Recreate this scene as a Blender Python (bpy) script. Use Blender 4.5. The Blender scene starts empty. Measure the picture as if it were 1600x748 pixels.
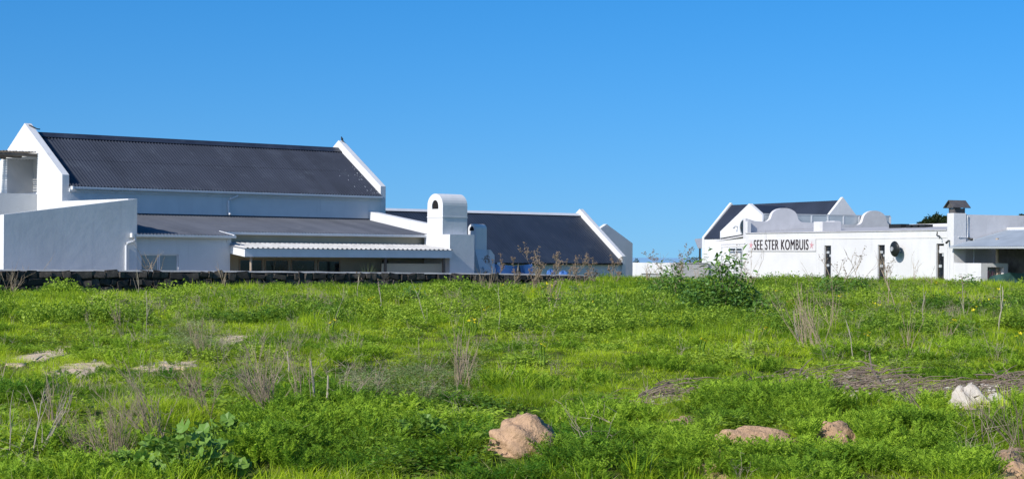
import bpy, bmesh, math, random
import numpy as np
from mathutils import Vector, Matrix
from mathutils import noise as mnoise

random.seed(7)
rng = np.random.default_rng(11)
scene = bpy.context.scene
COL = scene.collection

# ------------------------------------------------------------------ camera, sky, sun, exposure
F, CX, HY, ROLL, EYE = 3000.0, 800.0, 400.39, 0.007, 1.6      # focal length (px of the 1600 px photo), horizon, roll, eye height
cam_d = bpy.data.cameras.new('camera')
cam = bpy.data.objects.new('camera', cam_d)
COL.objects.link(cam)
cam_d.sensor_width = 36.0
cam_d.lens = F / 1600.0 * 36.0
cam_d.shift_y = (HY - 374.0) / 1600.0
cam_d.clip_start, cam_d.clip_end = 0.5, 60000.0
c_, s_ = math.cos(ROLL), math.sin(ROLL)
cam.matrix_world = Matrix(((c_, -s_, 0, 0), (0, 0, -1, 0), (s_, c_, 0, EYE), (0, 0, 0, 1)))
scene.camera = cam

SUN_AZ, SUN_EL = math.radians(225.3), math.radians(33.5)       # direction towards the sun (math angle from +X)
SUN = Vector((math.cos(SUN_AZ) * math.cos(SUN_EL), math.sin(SUN_AZ) * math.cos(SUN_EL), math.sin(SUN_EL)))
world = bpy.data.worlds.new('World')
scene.world = world
world.use_nodes = True
wn = world.node_tree
wn.nodes.clear()
w_out = wn.nodes.new('ShaderNodeOutputWorld')
w_bg = wn.nodes.new('ShaderNodeBackground')
w_sky = wn.nodes.new('ShaderNodeTexSky')
w_sky.sky_type = 'NISHITA'
w_sky.sun_disc = False
w_sky.sun_elevation = SUN_EL
w_sky.sun_rotation = math.atan2(SUN.x, SUN.y)
w_sky.altitude = 0.0
w_sky.air_density = 1.0
w_sky.dust_density = 1.4
w_sky.ozone_density = 8.0
w_hs = wn.nodes.new('ShaderNodeHueSaturation')
w_hs.inputs['Saturation'].default_value = 1.25
w_bg.inputs['Strength'].default_value = 0.145
w_tc = wn.nodes.new('ShaderNodeTexCoord')                      # whole dome looked up a few degrees higher: clear dry air, no white horizon
w_up = wn.nodes.new('ShaderNodeVectorMath'); w_up.operation = 'ADD'; w_up.inputs[1].default_value = (0, 0, .085)
wn.links.new(w_tc.outputs['Generated'], w_up.inputs[0]); wn.links.new(w_up.outputs[0], w_sky.inputs[0])
wn.links.new(w_sky.outputs[0], w_hs.inputs['Color'])
wn.links.new(w_hs.outputs[0], w_bg.inputs[0])
wn.links.new(w_bg.outputs[0], w_out.inputs[0])

sun_d = bpy.data.lights.new('sun', 'SUN')
sun_d.energy = 4.7
sun_d.angle = math.radians(0.5)
sun_d.color = (1.0, 0.955, 0.89)
sun = bpy.data.objects.new('sun', sun_d)
COL.objects.link(sun)
sun.location = (-30, -30, 40)
sun.rotation_euler = (-SUN).to_track_quat('-Z', 'Y').to_euler()

scene.view_settings.view_transform = 'Standard'
scene.view_settings.look = 'None'
scene.view_settings.exposure = 0.14
scene.view_settings.gamma = 1.0
scene.cycles.max_bounces = 6
scene.cycles.transparent_max_bounces = 6
scene.cycles.use_denoising = True
scene.cycles.denoising_prefilter = 'NONE'
scene.cycles.use_adaptive_sampling = False

# ------------------------------------------------------------------ pixel -> place helpers
def ray(x, y):
    dx, dy = x - CX, y - HY
    return np.array([(c_ * dx + s_ * dy) / F, 1.0, (s_ * dx - c_ * dy) / F])

class Frame:
    """a building's own axes: a runs along u (right and away), b along v (left and away)"""
    def __init__(self, x, Z, ang, y=400.0):
        r = ray(x, y)
        self.O = np.array([r[0] * Z, Z]); self.ang = ang
        self.u = np.array([math.cos(ang), math.sin(ang)]); self.v = np.array([-math.sin(ang), math.cos(ang)])
    def b(self, x, y, b):
        r = ray(x, y); t = (self.O @ self.v + b) / (r[:2] @ self.v); p = r[:2] * t - self.O
        return float(p @ self.u), float(EYE + r[2] * t)
    def a(self, x, y, a):
        r = ray(x, y); t = (self.O @ self.u + a) / (r[:2] @ self.u); p = r[:2] * t - self.O
        return float(p @ self.v), float(EYE + r[2] * t)
    def w(self, a, b, z=0.0):
        g = self.O + a * self.u + b * self.v
        return Vector((g[0], g[1], z))
    def loc(self, X, Y):
        dx, dy = X - self.O[0], Y - self.O[1]
        return dx * self.u[0] + dy * self.u[1], dx * self.v[0] + dy * self.v[1]

FA = Frame(97.4, 88.0, 0.713, 272)
FB = Frame(977, 118.0, 0.713)
FK = Frame(1490, 104.0, 0.408)

_tabs = {}
def vnoise(x, y, scale, seed):
    if seed not in _tabs:
        _tabs[seed] = np.random.default_rng(seed).random((256, 256))
    T = _tabs[seed]
    x = np.asarray(x, float) / scale; y = np.asarray(y, float) / scale
    i = np.floor(x).astype(int); j = np.floor(y).astype(int)
    fx = x - i; fy = y - j; fx = fx * fx * (3 - 2 * fx); fy = fy * fy * (3 - 2 * fy)
    g = lambda a, b: T[(i + a) & 255, (j + b) & 255]
    return (g(0, 0) * (1 - fx) + g(1, 0) * fx) * (1 - fy) + (g(0, 1) * (1 - fx) + g(1, 1) * fx) * fy

def sstep(x, a, b):
    t = np.clip((np.asarray(x, float) - a) / (b - a), 0, 1)
    return t * t * (3 - 2 * t)

LUMP = None                                             # how lumpy the ground is, looked up on a 10 cm grid
def ground_z(X, Y):
    X = np.asarray(X, float); Y = np.asarray(Y, float)
    z = (vnoise(X, Y, 5.0, 1) - .5) * .20 + 0
    lump = (vnoise(X, Y, 1.7, 2) - .5) * (.15 + .15 * sstep(Y, 34, 46)) + (vnoise(X, Y, .62, 3) - .5) * (.26 - .12 * sstep(Y, 24, 40))
    if LUMP is not None:
        i = np.clip(((X + 14) * 10).astype(int), 0, 279); j = np.clip(((Y - 12) * 10).astype(int), 0, 479)
        lump = lump * LUMP[i, j]
    z = z + lump
    z = z * sstep(Y, 8, 16)
    rise = sstep(X, -19, -9) * .30 - .22
    z = z + rise * sstep(Y, 45, 82)
    a, b = FA.loc(X, Y)
    z = z - 1.0 * sstep(Y, 106, 116) * sstep(a, 24, 27) * (1 - sstep(X, 12, 17))
    z = z - 9.0 * sstep(Y, 140, 420)
    return z

def gz(X, Y):
    return float(ground_z(np.array([X]), np.array([Y]))[0])

MARCH = np.concatenate([np.arange(10, 40, .04), np.arange(40, 125, .12)])
def on_ground(x, y, dz=0.0):
    """where the pixel's ray meets the ground"""
    r = ray(x, y)
    t = MARCH
    over = EYE + r[2] * t - ground_z(r[0] * t, t) - dz
    k = int(np.argmax(over < 0)) if (over < 0).any() else len(t) - 1
    k = max(k, 1); f = over[k - 1] / max(1e-6, over[k - 1] - over[k])
    tt = float(t[k - 1] + (t[k] - t[k - 1]) * min(max(f, 0), 1))
    return float(r[0] * tt), tt, gz(r[0] * tt, tt)

# ------------------------------------------------------------------ where what grows (regions read off the ground as seen, turned into places on it)
def to_px(X, Y, Z):
    x = F * X / Y; y = -F * (Z - EYE) / Y
    return CX + c_ * x - s_ * y, HY + s_ * x + c_ * y
def inside(poly, x, y):
    r = np.zeros(x.shape, bool); n = len(poly)
    for i in range(n):
        (x0, y0), (x1, y1) = poly[i], poly[(i + 1) % n]
        c = ((y0 > y) != (y1 > y)) & (x < (x1 - x0) * (y - y0) / ((y1 - y0) if y1 != y0 else 1e-9) + x0)
        r ^= c
    return r
BARE = [[(12, 562), (60, 549), (112, 541), (128, 545), (90, 557), (35, 570)], [(62, 583), (110, 570), (168, 566), (170, 573), (130, 590), (75, 592)], [(212, 574), (255, 566), (300, 566), (298, 574), (225, 580)], [(330, 533), (360, 526), (392, 525), (388, 533), (345, 538)], [(150, 542), (172, 538), (170, 545)]]
LITTER = [[(985, 634), (1015, 618), (1075, 607), (1095, 612), (1060, 630)], [(1120, 618), (1200, 600), (1330, 586), (1395, 592), (1440, 610), (1500, 604), (1600, 594), (1600, 630), (1500, 634), (1420, 634), (1320, 622), (1220, 612)], [(925, 632), (950, 624), (955, 636), (930, 642)]]
SAND = [[(768, 690), (800, 645), (840, 643), (868, 660), (866, 690), (800, 716)], [(1035, 664), (1075, 652), (1100, 664), (1095, 684), (1050, 680)], [(1108, 690), (1150, 674), (1235, 668), (1240, 690), (1130, 696)], [(1278, 675), (1300, 660), (1338, 668), (1300, 692)], [(1095, 735), (1110, 696), (1130, 694), (1150, 738), (1120, 748)], [(1545, 712), (1600, 702), (1600, 745), (1570, 745)]]
FEATHER = [[(330, 700), (380, 660), (450, 640), (540, 630), (600, 655), (560, 748), (330, 748)], [(880, 655), (920, 640), (960, 650), (1000, 680), (1100, 700), (1100, 748), (850, 748), (840, 700)], [(1080, 640), (1180, 605), (1290, 625), (1300, 655), (1230, 668), (1100, 672)], [(1120, 700), (1240, 692), (1350, 660), (1430, 650), (1500, 700), (1560, 748), (1130, 748)]]
BROAD = [[(560, 660), (640, 640), (700, 620), (770, 640), (770, 748), (560, 748)], [(990, 470), (1040, 440), (1200, 440), (1210, 500), (1100, 510), (980, 500)], [(0, 700), (170, 690), (180, 748), (0, 748)], [(1220, 440), (1330, 437), (1340, 465), (1240, 470)], [(840, 500), (960, 470), (1000, 520), (880, 540)]]
HERB = [[(520, 600), (620, 580), (740, 562), (770, 600), (720, 640), (560, 640)], [(250, 520), (330, 500), (350, 545), (290, 560)]]
LOW = [[(0, 495), (250, 480), (420, 500), (430, 560), (640, 560), (640, 580), (300, 590), (0, 560)], [(560, 480), (900, 500), (1000, 540), (1150, 600), (900, 620), (700, 560), (540, 560)], [(1050, 540), (1600, 540), (1600, 595), (1200, 595), (1050, 610)]]

_gx, _gy = np.meshgrid(np.arange(280) / 10 - 14, np.arange(480) / 10 + 12, indexing='ij')
_px, _py = to_px(_gx, _gy, np.zeros_like(_gx))
_m = np.ones_like(_gx)
for _p in BARE + LITTER + SAND: _m[inside(_p, _px, _py)] = .05
for _ in range(3):
    _m = np.minimum.reduce([_m, np.roll(_m, 1, 0), np.roll(_m, -1, 0), np.roll(_m, 1, 1), np.roll(_m, -1, 1)])
for _ in range(3):
    _m = (_m + np.roll(_m, 1, 0) + np.roll(_m, -1, 0) + np.roll(_m, 1, 1) + np.roll(_m, -1, 1)) / 5
LUMP = _m

# ------------------------------------------------------------------ object helpers
class MB:
    def __init__(self):
        self.v = []; self.f = []
    def add(self, vs, fs):
        o = len(self.v)
        self.v += [tuple(p) for p in vs]
        self.f += [tuple(i + o for i in f) for f in fs]
        return self
    def box(self, a0, a1, b0, b1, z0, z1):
        vs = [(a, b, z) for z in (z0, z1) for b in (b0, b1) for a in (a0, a1)]
        return self.add(vs, [(0, 2, 3, 1), (4, 5, 7, 6), (0, 1, 5, 4), (2, 6, 7, 3), (0, 4, 6, 2), (1, 3, 7, 5)])
    def quad(self, p0, p1, p2, p3):
        return self.add([p0, p1, p2, p3], [(0, 1, 2, 3)])
    def prism_bz(self, poly, a0, a1):
        n = len(poly)
        vs = [(a0, b, z) for b, z in poly] + [(a1, b, z) for b, z in poly]
        return self.add(vs, [tuple(range(n)), tuple(range(2 * n - 1, n - 1, -1))] + [(i, (i + 1) % n, n + (i + 1) % n, n + i) for i in range(n)])
    def prism_az(self, poly, b0, b1):
        n = len(poly)
        vs = [(a, b0, z) for a, z in poly] + [(a, b1, z) for a, z in poly]
        return self.add(vs, [tuple(range(n)), tuple(range(2 * n - 1, n - 1, -1))] + [(i, (i + 1) % n, n + (i + 1) % n, n + i) for i in range(n)])
    def tube(self, path, r, n=6, cap=True):
        path = [Vector(p) for p in path]
        rs = r if isinstance(r, (list, tuple)) else [r] * len(path)
        vs = []; fs = []
        for i, p in enumerate(path):
            d = (path[min(i + 1, len(path) - 1)] - path[max(i - 1, 0)])
            if d.length < 1e-9: d = Vector((0, 0, 1))
            d.normalize()
            e1 = d.cross(Vector((0, 0, 1)) if abs(d.z) < .9 else Vector((1, 0, 0))).normalized(); e2 = d.cross(e1)
            for k in range(n):
                t = 2 * math.pi * k / n
                vs.append(p + (e1 * math.cos(t) + e2 * math.sin(t)) * rs[i])
        for i in range(len(path) - 1):
            for k in range(n):
                fs.append((i * n + k, i * n + (k + 1) % n, (i + 1) * n + (k + 1) % n, (i + 1) * n + k))
        if cap:
            fs.append(tuple(range(n))[::-1]); fs.append(tuple((len(path) - 1) * n + k for k in range(n)))
        return self.add(vs, fs)
    def sheet(self, c00, c10, c11, c01, pitch, amp, trapezoid=False, rows=2, jitter=0.0):
        """corrugated sheet, waves counted from c00 to c10"""
        c00, c10, c11, c01 = map(Vector, (c00, c10, c11, c01))
        nw = max(2, int(((c10 - c00).length) / pitch)); m = nw * 4
        nrm = (c10 - c00).cross(c01 - c00).normalized()
        if nrm.z < 0: nrm = -nrm
        prof = [-1, -1, 1, 1] if trapezoid else [0, 1, 0, -1]
        vs = []; fs = []
        for j in range(rows):
            t = j / (rows - 1)
            for i in range(m + 1):
                s = i / m
                if trapezoid: s = (i // 4 + (0, .5, .6, .9)[i % 4]) / nw if i < m else 1.0
                p = (c00.lerp(c10, s)).lerp(c01.lerp(c11, s), t)
                vs.append(p + nrm * amp * prof[i % 4] + nrm * (random.uniform(-jitter, jitter) if jitter else 0))
        for j in range(rows - 1):
            for i in range(m):
                fs.append((j * (m + 1) + i, j * (m + 1) + i + 1, (j + 1) * (m + 1) + i + 1, (j + 1) * (m + 1) + i))
        return self.add(vs, fs)
    def mesh(self, name, smooth=False, bevel=0.0, fix=True):
        me = bpy.data.meshes.new(name)
        me.from_pydata(self.v, [], self.f)
        if fix or bevel:
            bm = bmesh.new(); bm.from_mesh(me)
            if fix: bmesh.ops.recalc_face_normals(bm, faces=bm.faces)
            if bevel:
                ed = [e for e in bm.edges if len(e.link_faces) == 2 and e.calc_face_angle(0) > .6]
                bmesh.ops.bevel(bm, geom=ed, offset=bevel, segments=2, affect='EDGES', profile=.6)
            bm.to_mesh(me); bm.free()
        if smooth:
            for p in me.polygons: p.use_smooth = True
        me.update()
        return me
    def build(self, name, mat, parent=None, smooth=False, bevel=0.0, fix=True):
        return obj(name, self.mesh(name, smooth, bevel, fix), mat, parent)

def obj(name, me, mat, parent=None, loc=None, rot=None, scl=None):
    o = bpy.data.objects.new(name, me)
    COL.objects.link(o)
    if mat is not None and me is not None and not me.materials: me.materials.append(mat)
    if parent is not None: o.parent = parent
    if loc is not None: o.location = loc
    if rot is not None: o.rotation_euler = rot
    if scl is not None: o.scale = scl if hasattr(scl, '__len__') else (scl,) * 3
    return o

def tag(o, label=None, cat=None, group=None, kind=None):
    if label: o['label'] = label
    if cat: o['category'] = cat
    if group: o['group'] = group
    if kind: o['kind'] = kind
    return o

def thing(name, label, cat, loc=(0, 0, 0), rz=0.0, group=None):
    o = bpy.data.objects.new(name, None)
    COL.objects.link(o)
    o.location = loc; o.rotation_euler = (0, 0, rz); o.empty_display_size = .3
    return tag(o, label, cat, group)

def frame_thing(name, label, cat, fr, group=None):
    return thing(name, label, cat, (fr.O[0], fr.O[1], 0), fr.ang, group)

# ------------------------------------------------------------------ materials
def mat_new(name):
    m = bpy.data.materials.new(name); m.use_nodes = True
    nt = m.node_tree; nt.nodes.clear()
    out = nt.nodes.new('ShaderNodeOutputMaterial')
    return m, nt, out

def N(nt, typ, **kw):
    n = nt.nodes.new(typ)
    for k, v in kw.items():
        if k in n.inputs: n.inputs[k].default_value = v
        else: setattr(n, k, v)
    return n

def mixc(nt, fac, a, b):
    m = nt.nodes.new('ShaderNodeMix'); m.data_type = 'RGBA'
    for sock, val in ((m.inputs[0], fac), (m.inputs[6], a), (m.inputs[7], b)):
        if hasattr(val, 'links') or hasattr(val, 'is_linked'): nt.links.new(val, sock)
        elif isinstance(val, (int, float)): sock.default_value = val
        else: sock.default_value = (*val, 1) if len(val) == 3 else val
    return m.outputs[2]

def rampf(nt, src, lo, hi):
    n = nt.nodes.new('ShaderNodeMapRange'); n.inputs[1].default_value = lo; n.inputs[2].default_value = hi
    n.interpolation_type = 'SMOOTHSTEP'
    nt.links.new(src, n.inputs[0]); return n.outputs[0]

def noise(nt, scale, detail=4.0, rough=.55, coord='Object', stretch=None):
    tc = nt.nodes.new('ShaderNodeTexCoord'); no = nt.nodes.new('ShaderNodeTexNoise')
    no.inputs['Scale'].default_value = scale; no.inputs['Detail'].default_value = detail; no.inputs['Roughness'].default_value = rough
    src = tc.outputs[coord]
    if stretch:
        mp = nt.nodes.new('ShaderNodeMapping'); mp.inputs['Scale'].default_value = stretch
        nt.links.new(src, mp.inputs[0]); src = mp.outputs[0]
    nt.links.new(src, no.inputs['Vector'])
    return no.outputs[0]

def surface(name, col, rough=.8, var=.12, vscale=1.2, bump=0.0, bscale=8.0, col2=None, lo=.45, hi=.7, streak=0.0, spec=.3, metal=0.0, fine=0.0, sheets=0.0):
    """colour with broad mottling, optional second colour in patches, vertical rain streaks and fine relief"""
    m, nt, out = mat_new(name)
    bs = N(nt, 'ShaderNodeBsdfPrincipled', Roughness=rough, Metallic=metal)
    bs.inputs['Specular IOR Level'].default_value = spec
    n1 = noise(nt, vscale, 5)
    dark = tuple(c * (1 - var) for c in col)
    c = mixc(nt, rampf(nt, n1, .35, .65), dark, col)
    if col2:
        n2 = noise(nt, vscale * 2.3, 6, .65)
        c = mixc(nt, rampf(nt, n2, lo, hi), c, col2)
    if streak:
        n3 = noise(nt, 3.0, 4, .6, stretch=(1, 1, .12))
        sc = tuple(x * (1 - streak) for x in col)
        c = mixc(nt, rampf(nt, n3, .55, .8), c, sc)
    if sheets:
        tc = nt.nodes.new('ShaderNodeTexCoord'); sx = nt.nodes.new('ShaderNodeSeparateXYZ'); nt.links.new(tc.outputs['Object'], sx.inputs[0])
        dv = N(nt, 'ShaderNodeMath', operation='DIVIDE'); dv.inputs[1].default_value = .78; nt.links.new(sx.outputs[0], dv.inputs[0])
        fl_ = N(nt, 'ShaderNodeMath', operation='FLOOR'); nt.links.new(dv.outputs[0], fl_.inputs[0])
        wn_ = nt.nodes.new('ShaderNodeTexWhiteNoise'); wn_.noise_dimensions = '1D'; nt.links.new(fl_.outputs[0], wn_.inputs['W'])
        ml = N(nt, 'ShaderNodeMath', operation='MULTIPLY'); ml.inputs[1].default_value = sheets; nt.links.new(wn_.outputs[0], ml.inputs[0])
        c = mixc(nt, ml.outputs[0], c, tuple(x * 2.1 for x in col))
    if fine:
        n4 = noise(nt, 40, 3, .7)
        c = mixc(nt, rampf(nt, n4, .5, .75), c, tuple(x * (1 - fine) for x in col))
    nt.links.new(c, bs.inputs['Base Color'])
    if bump:
        nb = noise(nt, bscale, 5, .6)
        bp = N(nt, 'ShaderNodeBump', Strength=bump, Distance=.02)
        nt.links.new(nb, bp.inputs['Height']); nt.links.new(bp.outputs[0], bs.inputs['Normal'])
    nt.links.new(bs.outputs[0], out.inputs[0])
    return m

M = {}
M['plaster'] = surface('white_plaster', (.655, .655, .645), .85, .07, .8, .4, 5.0, col2=(.63, .62, .60), lo=.55, hi=.78, streak=.18, fine=.05)
M['plaster_rough'] = surface('trowelled_white_plaster', (.655, .655, .65), .85, .08, .7, .45, 2.2, col2=(.62, .62, .61), lo=.52, hi=.78, streak=.18, fine=.06)
M['plaster_old'] = surface('weathered_white_plaster', (.65, .64, .63), .88, .08, .6, .5, 6.0, col2=(.60, .585, .57), lo=.56, hi=.8, streak=.2, fine=.08)
M['plaster_grey'] = surface('grey_plaster', (.60, .585, .585), .9, .1, .9, .5, 6.0, col2=(.52, .51, .51), lo=.5, hi=.8, streak=.15)
M['roof_black'] = surface('black_roof_sheet', (.027, .032, .046), .48, .22, .5, 0, 5, col2=(.042, .050, .066), lo=.5, hi=.75, spec=.5, streak=.25, sheets=.18)
M['roof_grey'] = surface('faded_lean_to_sheet', (.078, .083, .096), .5, .2, .5, 0, 5, col2=(.105, .108, .118), lo=.5, hi=.75, spec=.5, streak=.2, sheets=.18)
M['roof_slate'] = surface('charcoal_roof_sheet', (.026, .034, .050), .5, .25, .6, 0, 5, col2=(.045, .052, .064), lo=.5, hi=.8, spec=.45, sheets=.18)
M['roof_dark'] = surface('dark_blue_roof_sheet', (.028, .034, .050), .5, .25, .6, spec=.45)
M['fibre'] = surface('pale_fibre_cement', (.50, .49, .47), .85, .2, 1.5, .2, 10, streak=.25, fine=.12)
M['trim'] = surface('white_trim', (.66, .67, .68), .5, .06, 2.0, streak=.08)
M['trim_grey'] = surface('grey_roof_paint', (.46, .45, .45), .85, .15, 1.2, .3, 8, fine=.1)
M['canopy'] = surface('blue_grey_sheet', (.30, .34, .38), .5, .15, 1.0, spec=.4)
M['frame'] = surface('window_frame_paint', (.42, .44, .45), .5, .1)
M['bronze'] = surface('brown_window_frame', (.09, .075, .06), .5, .1)
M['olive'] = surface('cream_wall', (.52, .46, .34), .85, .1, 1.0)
M['glass'] = surface('dark_window_glass', (.018, .022, .026), .08, .3, 2.0, spec=.6)
M['glass_pale'] = surface('frosted_glass_panel', (.42, .46, .48), .15, .1, .7, spec=.6)
M['blind'] = surface('pale_blind', (.30, .36, .35), .7, .08)
M['curtain'] = surface('grey_curtain', (.16, .15, .13), .9, .3, 3.0)
M['stone'] = surface('dark_wall_stone', (.085, .072, .058), .9, .4, 1.3, .8, 12, col2=(.150, .122, .095), lo=.5, hi=.72)
M['stone_b'] = surface('blackish_wall_stone', (.048, .042, .036), .9, .4, 1.5, .8, 12, col2=(.085, .074, .062), lo=.55, hi=.75)
M['mortar'] = surface('dark_mortar', (.030, .028, .026), .95, .3, 4)
M['capping'] = surface('pale_capping_mortar', (.52, .50, .47), .9, .2, 2.0, .4, 10)
M['paving'] = surface('pale_yard_paving', (.42, .38, .32), .9, .15, 1.5, .3, 10)
M['timber'] = surface('grey_weathered_timber', (.17, .145, .12), .85, .3, 4.0, .4, 20)
M['timber_pale'] = surface('pale_timber_post', (.42, .33, .24), .8, .2, 4.0)
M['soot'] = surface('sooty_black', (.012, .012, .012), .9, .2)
M['cowl'] = surface('rusted_grey_cowl', (.10, .095, .095), .6, .25, 3, col2=(.16, .13, .11), lo=.5, hi=.75)
M['blue'] = surface('blue_tarpaulin', (.055, .15, .40), .5, .15, 2)
M['green_net'] = surface('green_shade_net', (.075, .18, .165), .8, .3, 3)
M['ink'] = surface('dark_sign_paint', (.020, .011, .013), .6, .2, 6, col2=(.13, .085, .085), lo=.5, hi=.75)
M['star'] = surface('faded_red_paint', (.60, .30, .32), .6, .2)
M['signboard'] = surface('off_white_signboard', (.63, .615, .605), .5, .05, 1.0, streak=.05)
M['black_plastic'] = surface('black_plastic', (.015, .017, .017), .45, .2)
M['grey_metal'] = surface('grey_metal', (.35, .36, .37), .45, .1)
M['bird'] = surface('dark_feathers', (.025, .024, .026), .7, .2, 20)
M['rock'] = surface('pale_limestone', (.56, .50, .42), .9, .22, 5, 1.0, 16, col2=(.33, .27, .21), lo=.5, hi=.68, fine=.25)
M['slab'] = surface('grey_concrete_shard', (.32, .33, .35), .9, .15, 5, .4, 20)
M['sand'] = surface('pinkish_sandy_soil', (.52, .335, .20), .95, .25, 7, 1.0, 40, col2=(.30, .18, .11), lo=.52, hi=.72, fine=.4)
M['sand_pale'] = surface('pale_sandy_soil', (.70, .54, .36), .95, .22, 5, .9, 25, col2=(.54, .39, .25), lo=.5, hi=.75, fine=.25)
M['litter_soil'] = surface('greyish_brown_soil', (.44, .34, .255), .95, .3, 5, .9, 25, col2=(.58, .49, .39), lo=.52, hi=.75, fine=.3)
M['twig'] = surface('dry_twig', (.23, .175, .13), .9, .3, 6)
M['stalk'] = surface('dead_grey_stalk', (.38, .295, .195), .9, .3, 5)
M['stalk_pale'] = surface('bleached_stalk', (.40, .35, .26), .9, .25, 5)
M['seed'] = surface('dry_seed_head', (.30, .22, .155), .95, .3, 8)

def leafmat(name, dark, light, trans=.35, rough=.5, spec=.25, third=None):
    """foliage: light and dark individuals (per plant and by place) with light passing through"""
    m, nt, out = mat_new(name)
    at = N(nt, 'ShaderNodeAttribute', attribute_type='INSTANCER', attribute_name='tint')
    oi = nt.nodes.new('ShaderNodeObjectInfo')
    ge = nt.nodes.new('ShaderNodeNewGeometry')
    isl = ge.outputs['Random Per Island']
    ad = N(nt, 'ShaderNodeMath', operation='MULTIPLY_ADD'); ad.inputs[1].default_value = .46
    nt.links.new(isl, ad.inputs[0]); nt.links.new(at.outputs['Fac'], ad.inputs[2])
    ad2 = N(nt, 'ShaderNodeMath', operation='MULTIPLY_ADD'); ad2.inputs[1].default_value = .30
    nt.links.new(oi.outputs['Random'], ad2.inputs[0]); nt.links.new(ad.outputs[0], ad2.inputs[2])
    sb = N(nt, 'ShaderNodeMath', operation='SUBTRACT', use_clamp=True); sb.inputs[1].default_value = .17
    nt.links.new(ad2.outputs[0], sb.inputs[0])
    c = mixc(nt, sb.outputs[0], dark, light)
    if third:
        gt = N(nt, 'ShaderNodeMath', operation='GREATER_THAN'); gt.inputs[1].default_value = .90
        nt.links.new(isl, gt.inputs[0])
        c = mixc(nt, gt.outputs[0], c, third)
    bs = N(nt, 'ShaderNodeBsdfPrincipled', Roughness=rough)
    bs.inputs['Specular IOR Level'].default_value = spec
    tr = nt.nodes.new('ShaderNodeBsdfTranslucent')
    tcol = mixc(nt, .5, c, (.30, .40, .03))
    nt.links.new(c, bs.inputs['Base Color']); nt.links.new(tcol, tr.inputs[0])
    mx = nt.nodes.new('ShaderNodeMixShader'); mx.inputs[0].default_value = trans
    nt.links.new(bs.outputs[0], mx.inputs[1]); nt.links.new(tr.outputs[0], mx.inputs[2])
    nt.links.new(mx.outputs[0], out.inputs[0])
    return m
M['grass'] = leafmat('grass_blades', (.095, .235, .010), (.56, .71, .034), .50, .6, .12, third=(.55, .52, .22))
M['feather'] = leafmat('feathery_leaves', (.060, .195, .020), (.42, .60, .050), .46, .6, .12)
M['broad'] = leafmat('small_broad_leaves', (.080, .195, .022), (.38, .52, .05), .42, .5, .25)
M['herb'] = leafmat('greyish_herb_leaves', (.13, .19, .06), (.38, .46, .17), .30, .6, .15, third=(.33, .21, .13))
M['mallow'] = leafmat('mallow_leaves', (.140, .270, .040), (.30, .44, .08), .33, .5, .3)
M['shrub'] = leafmat('dark_shrub_leaves', (.085, .200, .036), (.32, .50, .09), .36, .45, .35)
M['tree'] = leafmat('dark_tree_leaves', (.014, .026, .010), (.035, .055, .018), .2)
M['hedge'] = leafmat('hedge_leaves', (.05, .06, .02), (.13, .12, .035), .2)
M['petal'] = leafmat('yellow_petals', (.75, .62, .02), (.85, .74, .03), .25)
M['spiky'] = leafmat('spiky_leaves', (.07, .10, .045), (.16, .18, .09), .25)

def ground_mat():
    m, nt, out = mat_new('field_soil')
    bs = N(nt, 'ShaderNodeBsdfPrincipled', Roughness=1.0); bs.inputs['Specular IOR Level'].default_value = .05
    a = noise(nt, .8, 6, .6); b = noise(nt, 9, 5, .65)
    c = mixc(nt, rampf(nt, a, .4, .62), (.075, .12, .022), (.14, .15, .045))
    c = mixc(nt, rampf(nt, b, .45, .7), c, (.060, .065, .018))
    nt.links.new(c, bs.inputs['Base Color'])
    bp = N(nt, 'ShaderNodeBump', Strength=.8, Distance=.05); nt.links.new(b, bp.inputs['Height']); nt.links.new(bp.outputs[0], bs.inputs['Normal'])
    nt.links.new(bs.outputs[0], out.inputs[0]); return m
M['ground'] = ground_mat()

def sea_mat():
    m, nt, out = mat_new('sea_water')
    bs = N(nt, 'ShaderNodeBsdfPrincipled', Roughness=.6)
    bs.inputs['Base Color'].default_value = (.24, .42, .58, 1)
    nt.links.new(bs.outputs[0], out.inputs[0]); return m
M['sea'] = sea_mat()

# ------------------------------------------------------------------ ground and sea
def axis(spec):
    out = []
    for lo, hi, st in spec: out += list(np.arange(lo, hi, st))
    return np.array(out + [spec[-1][1]])
xs = axis([(-600, -60, 60), (-60, -34, 6), (-34, -10, .7), (-10, 10, .25), (10, 36, .7), (36, 60, 6), (60, 600, 60)])
ys = axis([(-60, 8, 6), (8, 34, .25), (34, 60, .6), (60, 125, 1.2), (125, 440, 15), (440, 700, 65)])
GX, GY = np.meshgrid(xs, ys)
GZ = ground_z(GX, GY)
gv = np.stack([GX.ravel(), GY.ravel(), GZ.ravel()], 1)
nx, ny = len(xs), len(ys)
gf = [(j * nx + i, j * nx + i + 1, (j + 1) * nx + i + 1, (j + 1) * nx + i) for j in range(ny - 1) for i in range(nx - 1)]
gm = bpy.data.meshes.new('ground'); gm.from_pydata(gv.tolist(), [], gf)
for p in gm.polygons: p.use_smooth = True
tag(obj('ground', gm, M['ground']), kind='structure')
sea = MB().quad((-40000, 430, -8.6), (40000, 430, -8.6), (40000, 45000, -8.6), (-40000, 45000, -8.6)).build('sea', M['sea'])
tag(sea, kind='structure')

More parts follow.
